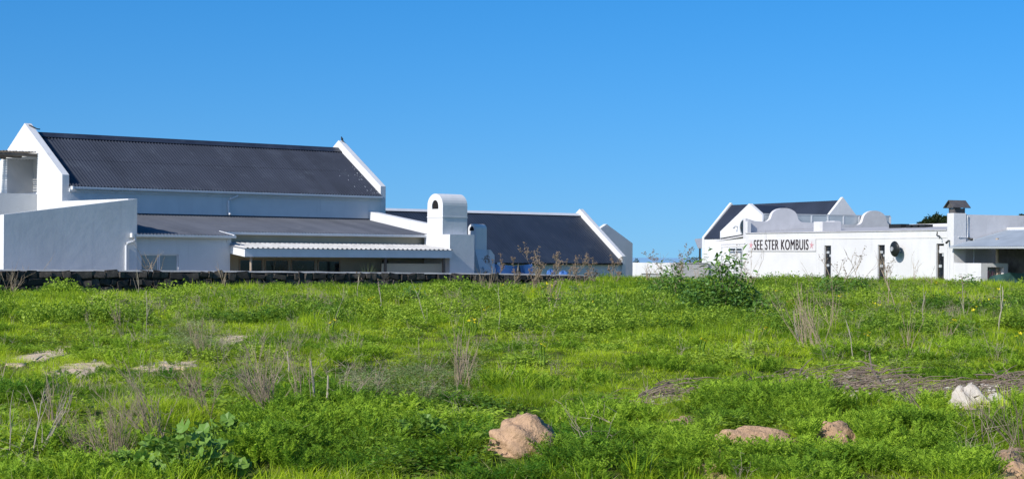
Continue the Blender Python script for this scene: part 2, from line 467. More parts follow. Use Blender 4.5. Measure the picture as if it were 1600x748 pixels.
# ------------------------------------------------------------------ the big white house with the black corrugated roof
HL, HT, HW = 18.551, .346, 3.783                 # length, gable thickness, half width
Z_AP, Z_SH, Z_RG, Z_EV = 7.733, 5.201, 7.288, 4.689
Z_LT, Z_LG, B_L, B_R, A_Q = 3.433, 2.452, -6.273, -5.111, 5.226
LT_SL = (Z_LT - Z_LG) / -B_L
Z_RGUT = Z_LT + LT_SL * B_R
A_END = 17.45                                    # end wall of the lean-to
H = frame_thing('gabled_house', 'large white plastered house with black corrugated roof, raised gable ends and arched chimneys', 'house', FA)

def gable_line(b):
    return Z_AP - abs(b - HW) * (Z_AP - Z_SH) / HW
RB0, RB1, RZ0, RZ1 = 2.49, 5.56, 4.42, 6.10      # balcony recess in the near gable
g = MB()
g.prism_bz([(0, -.6), (2 * HW, -.6), (2 * HW, RZ0), (0, RZ0)], 0, HT)
g.prism_bz([(0, RZ0), (RB0, RZ0), (RB0, gable_line(RB0)), (0, Z_SH)], 0, HT)
g.prism_bz([(RB1, RZ0), (2 * HW, RZ0), (2 * HW, Z_SH), (RB1, gable_line(RB1))], 0, HT)
g.prism_bz([(RB0, RZ1), (RB1, RZ1), (RB1, gable_line(RB1)), (HW, Z_AP), (RB0, gable_line(RB0))], 0, HT)
tag(g.build('gable_wall', M['plaster'], H), 'white gable end with a recessed balcony opening')
g = MB(); g.prism_bz([(0, -.6), (2 * HW, -.6), (2 * HW, Z_SH), (HW, Z_AP), (0, Z_SH)], HL - HT, HL)
g.build('gable_wall', M['plaster'], H, bevel=.02)
# recess lining
g = MB()
g.box(1.35, 1.5, RB0 - .1, RB1 + .1, RZ0 - .1, RZ1 + .1)
g.box(HT, 1.35, RB0 - .1, RB0, RZ0 - .1, RZ1 + .1); g.box(HT, 1.35, RB1, RB1 + .1, RZ0 - .1, RZ1 + .1)
g.box(HT, 1.35, RB0, RB1, RZ0 - .1, RZ0); g.box(HT, 1.35, RB0, RB1, RZ1, RZ1 + .1)
g.build('balcony_recess', M['plaster'], H)
d = MB(); d.box(1.28, 1.347, 3.45, 4.35, RZ0 + .01, 5.85)
d = d.build('balcony_door', M['frame'], H)
for k in range(7):
    MB().box(1.265, 1.282, 3.53, 4.27, RZ0 + .12 + k * .2, RZ0 + .27 + k * .2).build('slat', M['glass'], d)
l = MB(); l.tube([(1.1, 3.2, 5.98), (1.1, 3.2, 5.78)], [.05, .11], 10); l.build('lamp', M['black_plastic'], H)

# long walls
g = MB(); g.box(HT, HL - HT, .0, .25, -.6, Z_EV - .02); g.box(HT, HL - HT, 2 * HW - .25, 2 * HW, -.6, Z_EV - .02)
g.build('long_wall', M['plaster'], H)
# roof
rf = MB()
bm1, zm1 = -.14 + (HW + .14) * .53, Z_EV + (Z_RG - Z_EV) * .53
bm0, zm0 = -.14 + (HW + .14) * .50, Z_EV + (Z_RG - Z_EV) * .50
rf.sheet((HT + .002, -.14, Z_EV), (HL - HT - .002, -.14, Z_EV), (HL - HT - .002, bm1, zm1), (HT + .002, bm1, zm1), .17, .028)
rf.sheet((HT + .002, bm0, zm0 + .009), (HL - HT - .002, bm0, zm0 + .009), (HL - HT - .002, HW, Z_RG + .012), (HT + .002, HW, Z_RG + .012), .17, .028)
rf = rf.build('roof', M['roof_black'], H)
rb = MB()
rb.sheet((HT + .002, 2 * HW + .14, Z_EV), (HL - HT - .002, 2 * HW + .14, Z_EV), (HL - HT - .002, HW, Z_RG), (HT + .002, HW, Z_RG), .17, .028)
rb.build('roof', M['roof_black'], H)
rc = MB(); rc.tube([(HT, HW, Z_RG - .01), (HL - HT, HW, Z_RG - .01)], .075, 8)
rc.prism_bz([(HW - .36, Z_RG - .175), (HW, Z_RG + .065), (HW + .36, Z_RG - .175), (HW, Z_RG + .03)], HT + .003, HL - HT - .003)
rc.build('ridge_cap', M['roof_black'], rf)
# splashed white paint at the far end of the slope
sp = MB()
for k in range(40):
    t = random.random() ** 1.6; a = HL - HT - .1 - random.random() ** 2 * 1.5 - t * .1; b = -.05 + t * 2.8
    z = Z_EV + (b + .14) * (Z_RG - Z_EV) / (HW + .14) + .024
    s = random.uniform(.008, .03)
    sl = (Z_RG - Z_EV) / (HW + .14)
    sp.quad((a, b, z), (a + s, b, z), (a + s, b + 2.5 * s, z + 2.5 * s * sl), (a, b + 2.5 * s, z + 2.5 * s * sl))
tag(sp.build('paint_splash', M['trim'], rf), kind='stuff')

def gutter(a0, a1, b, z, parent, r=.065, name='gutter'):
    g = MB()
    pr = [(b + r, z), (b + r, z - r * 1.5), (b - r * .6, z - r * 1.7), (b - r, z - r * .9), (b - r, z + .012), (b - r + .015, z + .012), (b - r + .015, z - r * .8), (b - r * .5, z - r * 1.5), (b + r - .015, z - r * 1.3), (b + r - .015, z)]
    g.prism_bz(pr, a0, a1)
    return g.build(name, M['trim'], parent)
gutter(HT + .03, HL - HT - .02, -.20, Z_EV - .035, H)
st = MB(); st.box(HT + .001, HL - HT - .001, -.06, 0, Z_EV - .26, Z_EV - .10); st.build('fascia', M['trim'], H)
MB().box(HT + .01, HT + .09, -.32, -.12, Z_EV - .17, Z_EV - .01).build('gutter_end', M['trim'], H)
# bent downpipe on the upper wall
ap, zp0 = FA.b(371, 305, -.15); a1, zp1 = FA.b(357, 333, -.06)
dp = MB(); dp.tube([(ap, -.2, Z_EV - .1), (ap, -.2, Z_EV - .22), (a1 + .1, -.08, Z_EV - .38), (a1, -.075, Z_EV - .5), (a1, -.075, Z_LT + .17)], .05, 8)
dp.tube([(a1, -.075, Z_LT + .22), (a1 + .02, -.17, Z_LT + .1)], .055, 8)
dp.build('downpipe', M['trim'], H, smooth=False)

# lean-to along the front
W2 = MB()
WB = B_L + .12
wa0, wz0 = FA.b(221, 397, WB); wa1, _ = FA.b(279, 397, WB)
W2.box(.3, wa0, WB, WB + .22, -.6, Z_LG + .02); W2.box(wa1, 5.13, WB, WB + .22, -.6, Z_LG + .02)
W2.box(wa0, wa1, WB, WB + .22, wz0, Z_LG + .02); W2.box(wa0, wa1, WB, WB + .22, -.6, .55)
W2.box(4.9, 5.13, WB + .22, B_R + .3, -.6, Z_LG + .02)
W2.box(4.95, 5.17, WB - .035, WB - .001, Z_LG - .34, Z_LG - .10)
W2.build('lean_to_wall', M['plaster_rough'], H)
w = MB(); t = .05
w.box(wa0, wa1, WB + .06, WB + .12, wz0 - t, wz0); w.box(wa0, wa1, WB + .06, WB + .12, .55, .60)
mid = wa0 + (wa1 - wa0) * .47
for q in (wa0, mid - .04, mid + .04, wa1 - t): w.box(q, q + t, WB + .06, WB + .12, .6, wz0 - t)
w = w.build('window', M['trim'], H)
for q0, q1 in ((wa0 + t, mid - .04), (mid + .04 + t, wa1 - t)):
    MB().box(q0, q1, WB + .10, WB + .108, .6, wz0 - t).build('pane', M['glass_pale'], w)
    for k in range(9):
        MB().box(q0 + .01, q1 - .01, WB + .075, WB + .095, .66 + k * .1, .66 + k * .1 + .085).build('blind_slat', M['blind'], w)
MB().box(wa1 + .0, wa1 + .05, WB - .01, WB + .05, .75, wz0 - .02).build('window_bar', M['trim'], H)

lt = MB()
lt.sheet((.3, B_L - .08, Z_LG), (A_Q, B_L - .08, Z_LG), (A_Q, -.0, Z_LT), (.3, -.0, Z_LT), .17, .028)
lt.sheet((A_Q, B_R - .06, Z_RGUT), (A_END, B_R - .06, Z_RGUT), (A_END, -.0, Z_LT), (A_Q, -.0, Z_LT), .17, .028)
lt = lt.build('lean_to_roof', M['roof_grey'], H)
MB().prism_bz([(B_L - .1, Z_LG - .06), (B_R, Z_RGUT - .06), (B_R, Z_RGUT + .04), (B_L - .1, Z_LG + .03)], A_Q - .03, A_Q + .03).build('barge_board', M['trim'], lt)
fl = MB(); fl.box(.3, A_END, -.06, -.001, Z_LT + .01, Z_LT + .075); fl.build('flashing', M['roof_black'], lt)
gutter(.02, A_Q + .04, B_L - .12, Z_LG - .02, H)
gutter(A_Q - .35, A_END - .02, B_R - .11, Z_RGUT - .02, H)
e_ = MB(); e_.box(-.06, .06, B_L - .22, B_L - .02, Z_LG - .14, Z_LG + .04); e_.build('gutter_end', M['trim'], H)
dp = MB(); dp.tube([(.13, B_L - .12, Z_LG - .12), (.13, B_L - .12, Z_LG - .26), (.05, B_L - .09, Z_LG - .33), (-.22, B_L - .08, Z_LG - .40), (-.27, B_L - .07, Z_LG - .5), (-.27, B_L - .07, -.3)], .055, 8)
dp.build('downpipe', M['trim'], H)
# patio wall under the right eave with sliding doors
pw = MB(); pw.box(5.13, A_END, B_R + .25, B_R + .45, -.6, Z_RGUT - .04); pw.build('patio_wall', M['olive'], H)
PB = B_R + .25
def slider(x0, x1, ytop, curtain=True):
    a0, z1 = FA.b(x0, ytop, PB); a1, _ = FA.b(x1, ytop, PB)
    f = MB(); t = .06
    f.box(a0, a1, PB - .05, PB - .005, z1 - t, z1); f.box(a0, a0 + t, PB - .05, PB - .005, 0, z1 - t); f.box(a1 - t, a1, PB - .05, PB - .005, 0, z1 - t)
    f = f.build('sliding_door', M['timber_pale'], H)
    MB().box(a0 + t, a1 - t, PB - .03, PB - .02, .02, z1 - t).build('pane', M['glass'], f)
    if curtain:
        c = MB(); n = 14
        for k in range(n):
            q = a0 + t + (a1 - a0 - 2 * t) * k / n
            c.box(q, q + (a1 - a0 - 2 * t) / n * .6, PB - .019, PB - .012, .04, z1 - .1)
        c.build('curtain', M['curtain'], f)
for x0, x1, yt in ((373, 410, 404), (413, 451, 405), (454, 492, 405), (496, 531, 406)): slider(x0, x1, yt)
a0, z1 = FA.b(596, 406, PB); a1, _ = FA.b(606, 406, PB)
MB().box(a0, a1, PB - .04, PB - .003, 0, z1).build('patio_door', M['bronze'], H)

# awning of pale fibre-cement sheets
AWB = -7.32
fa0, fz = FA.b(383, 388, AWB); fa1, fzb = FA.b(383, 401, AWB)
AW1 = 17.08
bz = fz + .30
aw = MB()
aw.sheet((fa0 - .12, AWB - .08, fz + .03), (AW1, AWB - .08, fz + .03), (AW1, PB - .02, bz), (fa0 - .12, PB - .02, bz), .27, .022, trapezoid=True, rows=2)
aw = aw.build('awning', M['fibre'], H)
MB().box(fa0, AW1 - .01, AWB - .03, AWB, fzb, fz - .005).build('fascia', M['trim'], aw)
MB().prism_bz([(AWB - .03, fzb), (AWB - .03, fz - .005), (PB - .2, bz - .03), (PB - .2, bz - .40)], fa0 - .035, fa0 - .002).build('side_fascia', M['trim'], aw)
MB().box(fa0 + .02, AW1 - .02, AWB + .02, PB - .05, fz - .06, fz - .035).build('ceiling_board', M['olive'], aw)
for x in (392, 602, 693):
    a0, _ = FA.b(x, 410, AWB + .12)
    MB().tube([(a0, AWB + .12, -.3), (a0, AWB + .12, fz - .06)], .055 if x < 500 else .075, 8).build('post', M['timber_pale'] if x < 500 else M['bronze'], aw)
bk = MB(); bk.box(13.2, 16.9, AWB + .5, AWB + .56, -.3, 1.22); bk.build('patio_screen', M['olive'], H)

# pale paving in the yard behind the wall
MB().quad((-7, -8.85, .16), (24, -8.85, .16), (24, -4.9, .16), (-7, -4.9, .16)).build('paving', M['paving'], H)
# lean-to end wall, rising to the chimney
ew = MB()
eb0, ez0 = FA.a(598, 330, A_END); eb1, ez1 = FA.a(668, 350, A_END)
ew.prism_bz([(-.001, -.6), (-.001, ez0), (-5.45, ez0 + (ez1 - ez0) * (5.45 / -eb1)), (-5.45, -.6)], A_END, A_END + .5)
ew.build('end_wall', M['plaster'], H, bevel=.015)
CH0, CH1 = 17.10, 18.66
ch = MB()
bL, _ = FA.a(668, 310, CH0); bR, _ = FA.a(692, 310, CH0); bF, zst = FA.a(703, 366, CH0); bLo, _ = FA.a(663, 370, CH0)
_, ztop = FA.a(680, 302.5, CH0); _, zspr = FA.a(680, 321, CH0); _, zband = FA.a(692, 338.5, CH0)
ch.box(CH0, CH1, bF, bLo, -.6, zst)
bm_, hw_ = (bL + bR) / 2, (bL - bR) / 2
ar = [(bm_ + hw_ * math.cos(t), zspr + (ztop - zspr) * math.sin(t)) for t in np.linspace(math.pi, 0, 15)]
hole_w, hz0, hz1 = .26, *(FA.a(680, y, CH0)[1] for y in (326.5, 312.5))
hl = [(bm_ + hole_w * math.cos(t), hz0 + .12 + (hz1 - hz0 - .12) * math.sin(t)) for t in np.linspace(math.pi, 0, 11)]
# stack below the vent, then the barrel top as a shell round an arched flue
ch.box(CH0, CH1, bR, bL, zst, hz0 - .0)
ch.add([(CH0, b, z) for b, z in [(bR, hz0)] + ar + [(bL, hz0)]] + [(CH1, b, z) for b, z in [(bR, hz0)] + ar + [(bL, hz0)]],
       [(i, i + 1, 17 + i + 1, 17 + i) for i in range(16)] + [tuple(range(17, 34))])
ring_o = [(bR, hz0)] + ar + [(bL, hz0)]
ring_i = [(bm_ - hole_w, hz0)] + [(bm_ - hole_w, hz0 + .05)] * 2 + hl + [(bm_ + hole_w, hz0 + .05)] * 2 + [(bm_ + hole_w, hz0)]
o0 = len(ch.v)
ch.v += [(CH0, b, z) for b, z in ring_o] + [(CH0, b, z) for b, z in ring_i] + [(CH0 + .5, b, z) for b, z in ring_i]
for i in range(16):
    ch.f.append((o0 + i, o0 + i + 1, o0 + 17 + i + 1, o0 + 17 + i))
    ch.f.append((o0 + 17 + i, o0 + 17 + i + 1, o0 + 34 + i + 1, o0 + 34 + i))
chm = ch.mesh('chimney', fix=False)
ch = obj('chimney', chm, M['plaster'], H)
MB().box(CH0 + .05, CH0 + .30, bm_ - hole_w - .02, bm_ + hole_w + .02, hz0 + .002, hz1 + .02).build('flue_opening', M['soot'], ch)
MB().box(CH0 - .025, CH1 + .02, bR - .025, bL + .02, zband - .03, zband + .012).build('band', M['plaster'], ch)
# small chimney beside it with a flared foot
S0 = FA.b(743, 380, -5.6)[0]; S1 = FA.b(760.5, 380, -5.6)[0]
sc = MB()
_, zt = FA.b(752, 350, -5.6); _, zs2 = FA.b(752, 358, -5.6)
sb0, sb1 = -5.6, -5.0
ar2 = [((sb0 + sb1) / 2 + .3 * math.cos(t), zs2 + (zt - zs2) * math.sin(t)) for t in np.linspace(math.pi, 0, 11)]
sc.prism_bz([(sb0, -.6)] + ar2 + [(sb1, -.6)], S0, S1)
zf = FA.b(743, 390, -5.6)[1]
sc.prism_bz([(sb0 - .001, -.6), (sb0 - .001, zf), (sb0 - .38, zf - 1.0), (sb0 - .38, -.6)], S0 - .02, S1 + .26)
zb = FA.b(765, 390, -5.7)[1]
sc.prism_az([(S1 + .001, zb), (S1 + .12, zb - .02), (S1 + .36, zb - .28), (S1 + .36, -.6), (S1 + .001, -.6)], sb0 - .2, sb1)
sc = sc.build('chimney', M['plaster'], H)
tag(sc, 'small arched chimney with a flared foot')
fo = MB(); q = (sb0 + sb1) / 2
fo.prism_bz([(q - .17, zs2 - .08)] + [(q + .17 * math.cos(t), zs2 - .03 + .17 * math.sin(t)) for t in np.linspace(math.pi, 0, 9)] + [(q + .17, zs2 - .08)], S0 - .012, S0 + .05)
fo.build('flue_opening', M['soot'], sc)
bt = MB(); bt.tube([(S1 + .5, -5.85, FA.b(770, 411, -5.85)[1]), (S1 + .58, -5.95, FA.b(770, 413, -5.85)[1])], [.05, .11], 8); bt.build('lamp', M['trim'], H)

# terrace walls at the near end: raking wall, return wall, wall in line with the gable
tw = MB()
tw.prism_az([(-5.93, -.8), (.30, -.8), (.30, 3.985), (-5.93, 3.18)], B_L, B_L + .25)
tw.build('raking_wall', M['plaster_rough'], H)
tw = MB(); tw.prism_bz([(B_L + .25, -.8), (B_L + .25, 3.17), (-1.2, 3.17), (-1.2, -.8)], -5.93, -5.68); tw.build('return_wall', M['plaster'], H)
tw = MB(); tw.prism_bz([(B_L + .251, -.8), (B_L + .251, 3.985), (-.001, 3.985), (-.001, -.8)], 0, .30); tw.build('side_wall', M['plaster'], H)
# balcony
BZ1 = FA.a(58, 303, 0)[1]
bal = MB(); BB = 2.46
bal.box(-5.2, -.002, BB, BB + .2, 2.6, BZ1); bal.box(-5.2, -5.0, BB + .2, 5.9, 2.6, BZ1); bal.box(-5.0, -.002, 5.7, 5.9, 2.6, BZ1); bal.box(-5.0, -.002, BB + .2, 5.7, 3.2, 3.36)
bal = bal.build('balcony', M['plaster'], H)
MB().box(-5.1, -4.8, BB + .01, BB + .3, -.6, 2.6).build('pillar', M['plaster'], bal)
pg = MB()
for b in (BB + .06, 4.1, 5.75): pg.tube([(-5.1, b, 6.17), (0.02, b, 6.17)], .075, 8)
pg = pg.build('pergola', M['timber'], H)
for b in (BB + .06, 5.75):
    MB().tube([(-5.0, b, 3.3), (-5.0, b, 6.17)], .07, 8).build('post', M['timber'], pg)
for k in range(32):
    a = -5.1 + k * .16
    MB().tube([(a, BB - .1, 6.30 + random.uniform(-.01, .01)), (a + random.uniform(-.02, .02), 5.95, 6.30)], random.uniform(.026, .043), 6).build('lath', M['timber'], pg)

# birds on the gable tops
def bird(fr, a, b, z, rz, label):
    p = fr.w(a, b, z)
    t = thing('bird', label, 'bird', p, rz)
    body = MB(); body.tube([(-.03, 0, .05), (0, 0, .09), (.02, 0, .16), (.035, 0, .21), (.04, 0, .235), (.065, 0, .25), (.10, 0, .245)], [.01, .055, .062, .045, .036, .034, .004], 8)
    body.build('body', M['bird'], t, smooth=True)
    MB().tube([(-.01, 0, .09), (-.07, 0, .03), (-.13, 0, -.02)], [.03, .025, .012], 6).build('tail', M['bird'], t)
    for s in (-1, 1): MB().tube([(0, s * .02, .06), (.005, s * .02, -.01)], .006, 5).build('leg', M['bird'], t)
bird(FA, HL - .17, HW - .12, Z_AP - .07, 2.6, 'dark bird perched on the top of the gable away from the balcony')
bp = FA.a(14, 233, .17); bird(FA, .17, bp[0], gable_line(bp[0]) + .01, -1.0, 'dark bird perched on the gable slope above the pergola')
p = FA.w(.2, HW - .28, gable_line(HW - .28) + .02)
t = thing('wall_bracket', 'bent dark iron bracket lying on the near gable top beside the balcony', 'bracket', p, FA.ang)
MB().tube([(-.05, .12, .07), (0, 0, .03), (.18, -.28, -.12), (.3, -.30, -.12)], .03, 6).build('rod', M['black_plastic'], t)

# ------------------------------------------------------------------ second gabled house behind it
ap_b, ap_z = FB.a(911, 331, 0); _, sh_z = FB.a(977, 400, 0); ev_z = FB.b(975, 411, 0)[1]
LB = -19.5
HB = frame_thing('gabled_house', 'low white house with smooth charcoal roof and lit gable coping behind the stone wall', 'house', FB)
gb = MB(); gb.prism_bz([(-.05, -2.2), (2 * ap_b + .05, -2.2), (2 * ap_b + .05, sh_z), (ap_b, ap_z + .18), (-.05, sh_z)], -.32, 0); gb.build('gable_wall', M['plaster'], HB, bevel=.02)
gb = MB(); gb.prism_bz([(-.05, -2.2), (2 * ap_b + .05, -2.2), (2 * ap_b + .05, sh_z), (ap_b, ap_z + .18), (-.05, sh_z)], LB, LB + .32); gb.build('gable_wall', M['plaster'], HB)
wb = MB(); wb.box(LB + .32, -.32, .06, .3, -2.2, ev_z - .01); wb.box(LB + .32, -.32, 2 * ap_b - .3, 2 * ap_b - .06, -2.2, ev_z - .01); wb.build('long_wall', M['plaster'], HB)
rz = ap_z - .2
r1 = MB(); r1.sheet((LB + .33, -.12, ev_z), (-.33, -.12, ev_z), (-.33, ap_b, rz), (LB + .33, ap_b, rz), .2, .008); r1 = r1.build('roof', M['roof_slate'], HB)
r2 = MB(); r2.sheet((LB + .33, 2 * ap_b + .12, ev_z), (-.33, 2 * ap_b + .12, ev_z), (-.33, ap_b, rz), (LB + .33, ap_b, rz), .2, .008); r2.build('roof', M['roof_slate'], HB)
MB().prism_bz([(ap_b - .16, rz - .05), (ap_b, rz + .10), (ap_b + .16, rz - .05)], LB + .33, -.33).build('ridge_cap', M['trim'], r1)
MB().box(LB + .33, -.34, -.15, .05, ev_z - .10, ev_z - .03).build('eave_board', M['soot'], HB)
# cross wing with its own gable
off = ap_b + 3.0
wa, wz = FB.b(948, 350, off); sa, sz = FB.b(988.5, 380, off)
hwd = sa - wa
wg = MB(); wg.prism_az([(wa - hwd, -2.2), (sa, -2.2), (sa, sz), (wa, wz), (wa - hwd, sz)], off, off + .3); wg.build('wing_gable', M['plaster'], HB)
wg = MB(); wg.box(sa - .25, sa - .01, off + .3, off + 7, -2.2, sz - .3); wg.box(wa - hwd + .01, wa - hwd + .25, off + .3, off + 7, -2.2, sz - .3); wg.build('wing_wall', M['plaster'], HB)
for s in (-1, 1):
    r = MB(); r.sheet((wa + s * hwd, off + .3, sz - .3), (wa + s * hwd, off + 7, sz - .3), (wa, off + 7, wz - .28), (wa, off + .3, wz - .28), .2, .008); r.build('wing_roof', M['roof_slate'], HB)

# things standing in the yard between wall and low house
def yard(x, y, Z):
    r = ray(x, y); return Vector((r[0] * Z, Z, EYE + r[2] * Z))
p0, p1 = yard(771, 412, 104), yard(828, 428, 106)
t = thing('tarpaulin', 'taut bright blue tarpaulin hung in shade against the low house', 'tarpaulin', (p0.x, p0.y, -.6), FB.ang)
tl = (p1 - p0).length * .98
tp = MB(); n = 12
for j in range(5):
    for i in range(n + 1):
        s = i / n; tp.v.append((tl * s, .05 * math.sin(s * 9 + j) - .03 * j, p0.z + .6 - (1.9 - .12 * math.sin(s * math.pi)) * j / 4 - .09 * math.sin(s * math.pi) * (1 - j / 4)))
for j in range(4):
    for i in range(n): tp.f.append((j * 13 + i, j * 13 + i + 1, j * 13 + 14 + i, j * 13 + 13 + i))
tp.build('sheet', M['blue'], t, smooth=True, fix=False)
for s in (0, tl): MB().tube([(s, .06, -.3), (s, .06, p0.z + .62)], .03, 6).build('pole', M['grey_metal'], t)
for q, (x0, x1, yt, lab) in enumerate(((852, 869, 421.5, 'crumpled bright blue cover on the yard side of the stone wall, taller of two'), (871, 890, 423.5, 'crumpled bright blue cover on the yard side of the stone wall, lower of two'))):
    p0, p1 = yard(x0, yt, 103), yard(x1, yt, 103)
    wdt = p1.x - p0.x
    cv = MB(); n = 14
    for j in range(5):
        for i in range(n):
            a = 2 * math.pi * i / n; rr = wdt * (.62, .58, .5, .33, .02)[j] * (1 + .12 * math.sin(3 * a + j + q))
            cv.v.append((rr * math.cos(a), rr * .8 * math.sin(a), (p0.z + .7) * (0, .4, .75, .93, 1)[j] * (1 + .05 * math.sin(2 * a + q))))
    for j in range(4):
        for i in range(n): cv.f.append((j * n + i, j * n + (i + 1) % n, (j + 1) * n + (i + 1) % n, (j + 1) * n + i))
    tag(cv.build('blue_cover', M['blue']), lab, 'cover').location = ((p0.x + p1.x) / 2, 103, -.7)
p = yard(810, 424, 101)
t = thing('patio_heater', 'dark pointed patio heater top in front of the blue tarpaulin', 'heater', (p.x, p.y, -.4))
MB().tube([(0, 0, 0), (0, 0, p.z + .2)], .05, 8).build('pole', M['black_plastic'], t)
MB().tube([(0, 0, p.z + .2), (0, 0, p.z + .45), (0, 0, p.z + .8)], [.17, .13, .015], 10).build('head', M['black_plastic'], t)

# ------------------------------------------------------------------ dark stone wall along the plot
WBK = -9.3
SW = frame_thing('stone_wall', 'low dark rubble stone wall with pale mortar capping in front of the big house', 'wall', FA)
tops = [(FA.b(x, y, WBK)) for x, y in ((-250, 419.5), (0, 420.7), (200, 421.8), (460, 423.7), (700, 426.2), (820, 427.5), (915, 429.6))]
ta = [q[0] for q in tops]; tz = [q[1] for q in tops]
wtop = lambda a: float(np.interp(a, ta, tz))
core = MB()
cap = MB()
st = np.linspace(ta[0], ta[-1], 60)
for i in range(59):
    a0, a1 = st[i], st[i + 1]
    core.add([(a0, WBK + .05, -.7), (a1, WBK + .05, -.7), (a1, WBK + .38, -.7), (a0, WBK + .38, -.7), (a0, WBK + .05, wtop(a0) - .05), (a1, WBK + .05, wtop(a1) - .05), (a1, WBK + .38, wtop(a1) - .05), (a0, WBK + .38, wtop(a0) - .05)],
             [(0, 1, 5, 4), (2, 3, 7, 6), (4, 5, 6, 7)])
    j0, j1 = (.006 * math.sin(i * 1.9), .006 * math.sin((i + 1) * 1.9))
    cap.add([(a0, WBK - .03, wtop(a0) - .06 + j0), (a1, WBK - .03, wtop(a1) - .06 + j1), (a1, WBK + .42, wtop(a1) - .05), (a0, WBK + .42, wtop(a0) - .05), (a0, WBK + .0, wtop(a0) + j0), (a1, WBK + .0, wtop(a1) + j1), (a1, WBK + .40, wtop(a1) + j1), (a0, WBK + .40, wtop(a0) + j0)],
            [(0, 1, 5, 4), (2, 3, 7, 6), (4, 5, 6, 7), (0, 4, 7, 3), (1, 2, 6, 5)])
core.build('core', M['mortar'], SW); cap.build('capping', M['capping'], SW)
def stone_mesh(name, seed, mat):
    r = random.Random(seed); bm = bmesh.new()
    bmesh.ops.create_cube(bm, size=1.0)
    bmesh.ops.bevel(bm, geom=list(bm.edges), offset=.13, segments=1, affect='EDGES')
    for v in bm.verts: v.co += Vector((r.uniform(-.11, .11), r.uniform(-.10, .10), r.uniform(-.12, .12)))
    me = bpy.data.meshes.new(name); bm.to_mesh(me); bm.free(); me.materials.append(mat); return me
SM = [stone_mesh('stone', k, M['stone'] if k % 3 == 0 else M['stone_b']) for k in range(7)]
rs = random.Random(3)
ns = 0
for row in range(4):
    a = ta[1] - 1.2 + rs.uniform(0, .3)
    while a < ta[-1] - .1:
        wd = rs.choice((.22, .3, .38, .45, .55, .75)) * rs.uniform(.85, 1.15); hh = .30 * rs.choice((.8, 1.0, 1.0, 1.15))
        zc = wtop(a + wd / 2) - .21 - row * .305
        P = FA.w(a + wd / 2, WBK)
        if zc + .15 > gz(P.x, P.y) + (-.1 if P.x < -12 else .12) and ns < 300:
            obj('stone', SM[rs.randrange(7)], None, SW, (a + wd / 2, WBK + .05 + rs.uniform(-.03, .05), zc + rs.uniform(-.05, .04)), (rs.uniform(-.12, .12), rs.uniform(-.22, .22), rs.uniform(-.14, .14)), (wd * 1.03, .30, hh * rs.uniform(.94, 1.06)))
            ns += 1
        a += wd + rs.uniform(.0, .03)

# ------------------------------------------------------------------ restaurant: long white front wall, scrolled parapet, corner chimney, canopy
KL, KZ = 22.18, 3.17
R = frame_thing('restaurant', 'flat-roofed white restaurant with scrolled parapet, slit windows and a cowled corner chimney', 'building', FK)
slits = []
for x0, x1, y0 in ((1288, 1298.5, 383.5), (1371.5, 1382.5, 382.5), (1463, 1475, 380.5)):
    b1, zt = FK.a(x0, y0, 0); b0, _ = FK.a(x1, y0, 0); slits.append((b0, b1, zt))
slits.sort()
fw = MB(); prev = .0
for b0, b1, zt in slits:
    fw.box(0, .28, prev, b0, -.6, KZ); fw.box(0, .28, b0, b1, zt, KZ); fw.box(0, .28, b0, b1, -.6, .12); prev = b1
fw.box(0, .28, prev, KL, -.6, KZ)
fw.build('front_wall', M['plaster_old'], R)
for b0, b1, zt in slits:
    w = MB(); t = .05
    w.box(.10, .18, b0 + .002, b0 + t, .12, zt - .002); w.box(.10, .18, b1 - t, b1 - .002, .12, zt - .002); w.box(.10, .18, b0 + t, b1 - t, zt - .06, zt - .002)
    w = w.build('slit_window', M['bronze'], R)
    MB().box(.15, .17, b0 + t, b1 - t, .12, zt - .06).build('pane', M['glass'], w)
    n = 11
    for k in range(n):
        for c in range(2):
            h = (zt - .24) / n; q = b0 + t + (b1 - b0 - 2 * t) * c / 2
            if (k * 2 + c) % 5 != 3:
                MB().box(.12, .151, q + .02, q + (b1 - b0 - 2 * t) / 2 - .02, .15 + k * h, .15 + k * h + h - .05).build('glass_block', M['glass'] if (k * 3 + c) % 4 else M['frame'], w)
b0, b1, zt = slits[0]
MB().box(.09, .099, b0 + .10, b1 - .16, zt - .52, zt - .12).build('paper_notice', M['signboard'], R)
# raised band and grey roof edge
MB().box(-.025, -.001, 0.65, FK.a(1270, 371.5, 0)[0], FK.a(1400, 371, 0)[1] - .05, FK.a(1400, 371, 0)[1]).build('band', M['plaster_old'], R)
rg = MB()
rg.add([(-.05, .62, KZ + .0), (-.05, KL - .05, KZ + .0), (-.05, KL - .05, KZ + .06), (-.05, .62, KZ + .06), (5.5, .62, KZ + .42), (5.5, KL - .05, KZ + .42), (5.5, KL - .05, KZ), (5.5, .62, KZ)], [(0, 1, 2, 3), (3, 2, 5, 4), (4, 5, 6, 7), (0, 3, 4, 7), (0, 7, 6, 1)])
rg.build('roof', M['trim_grey'], R)
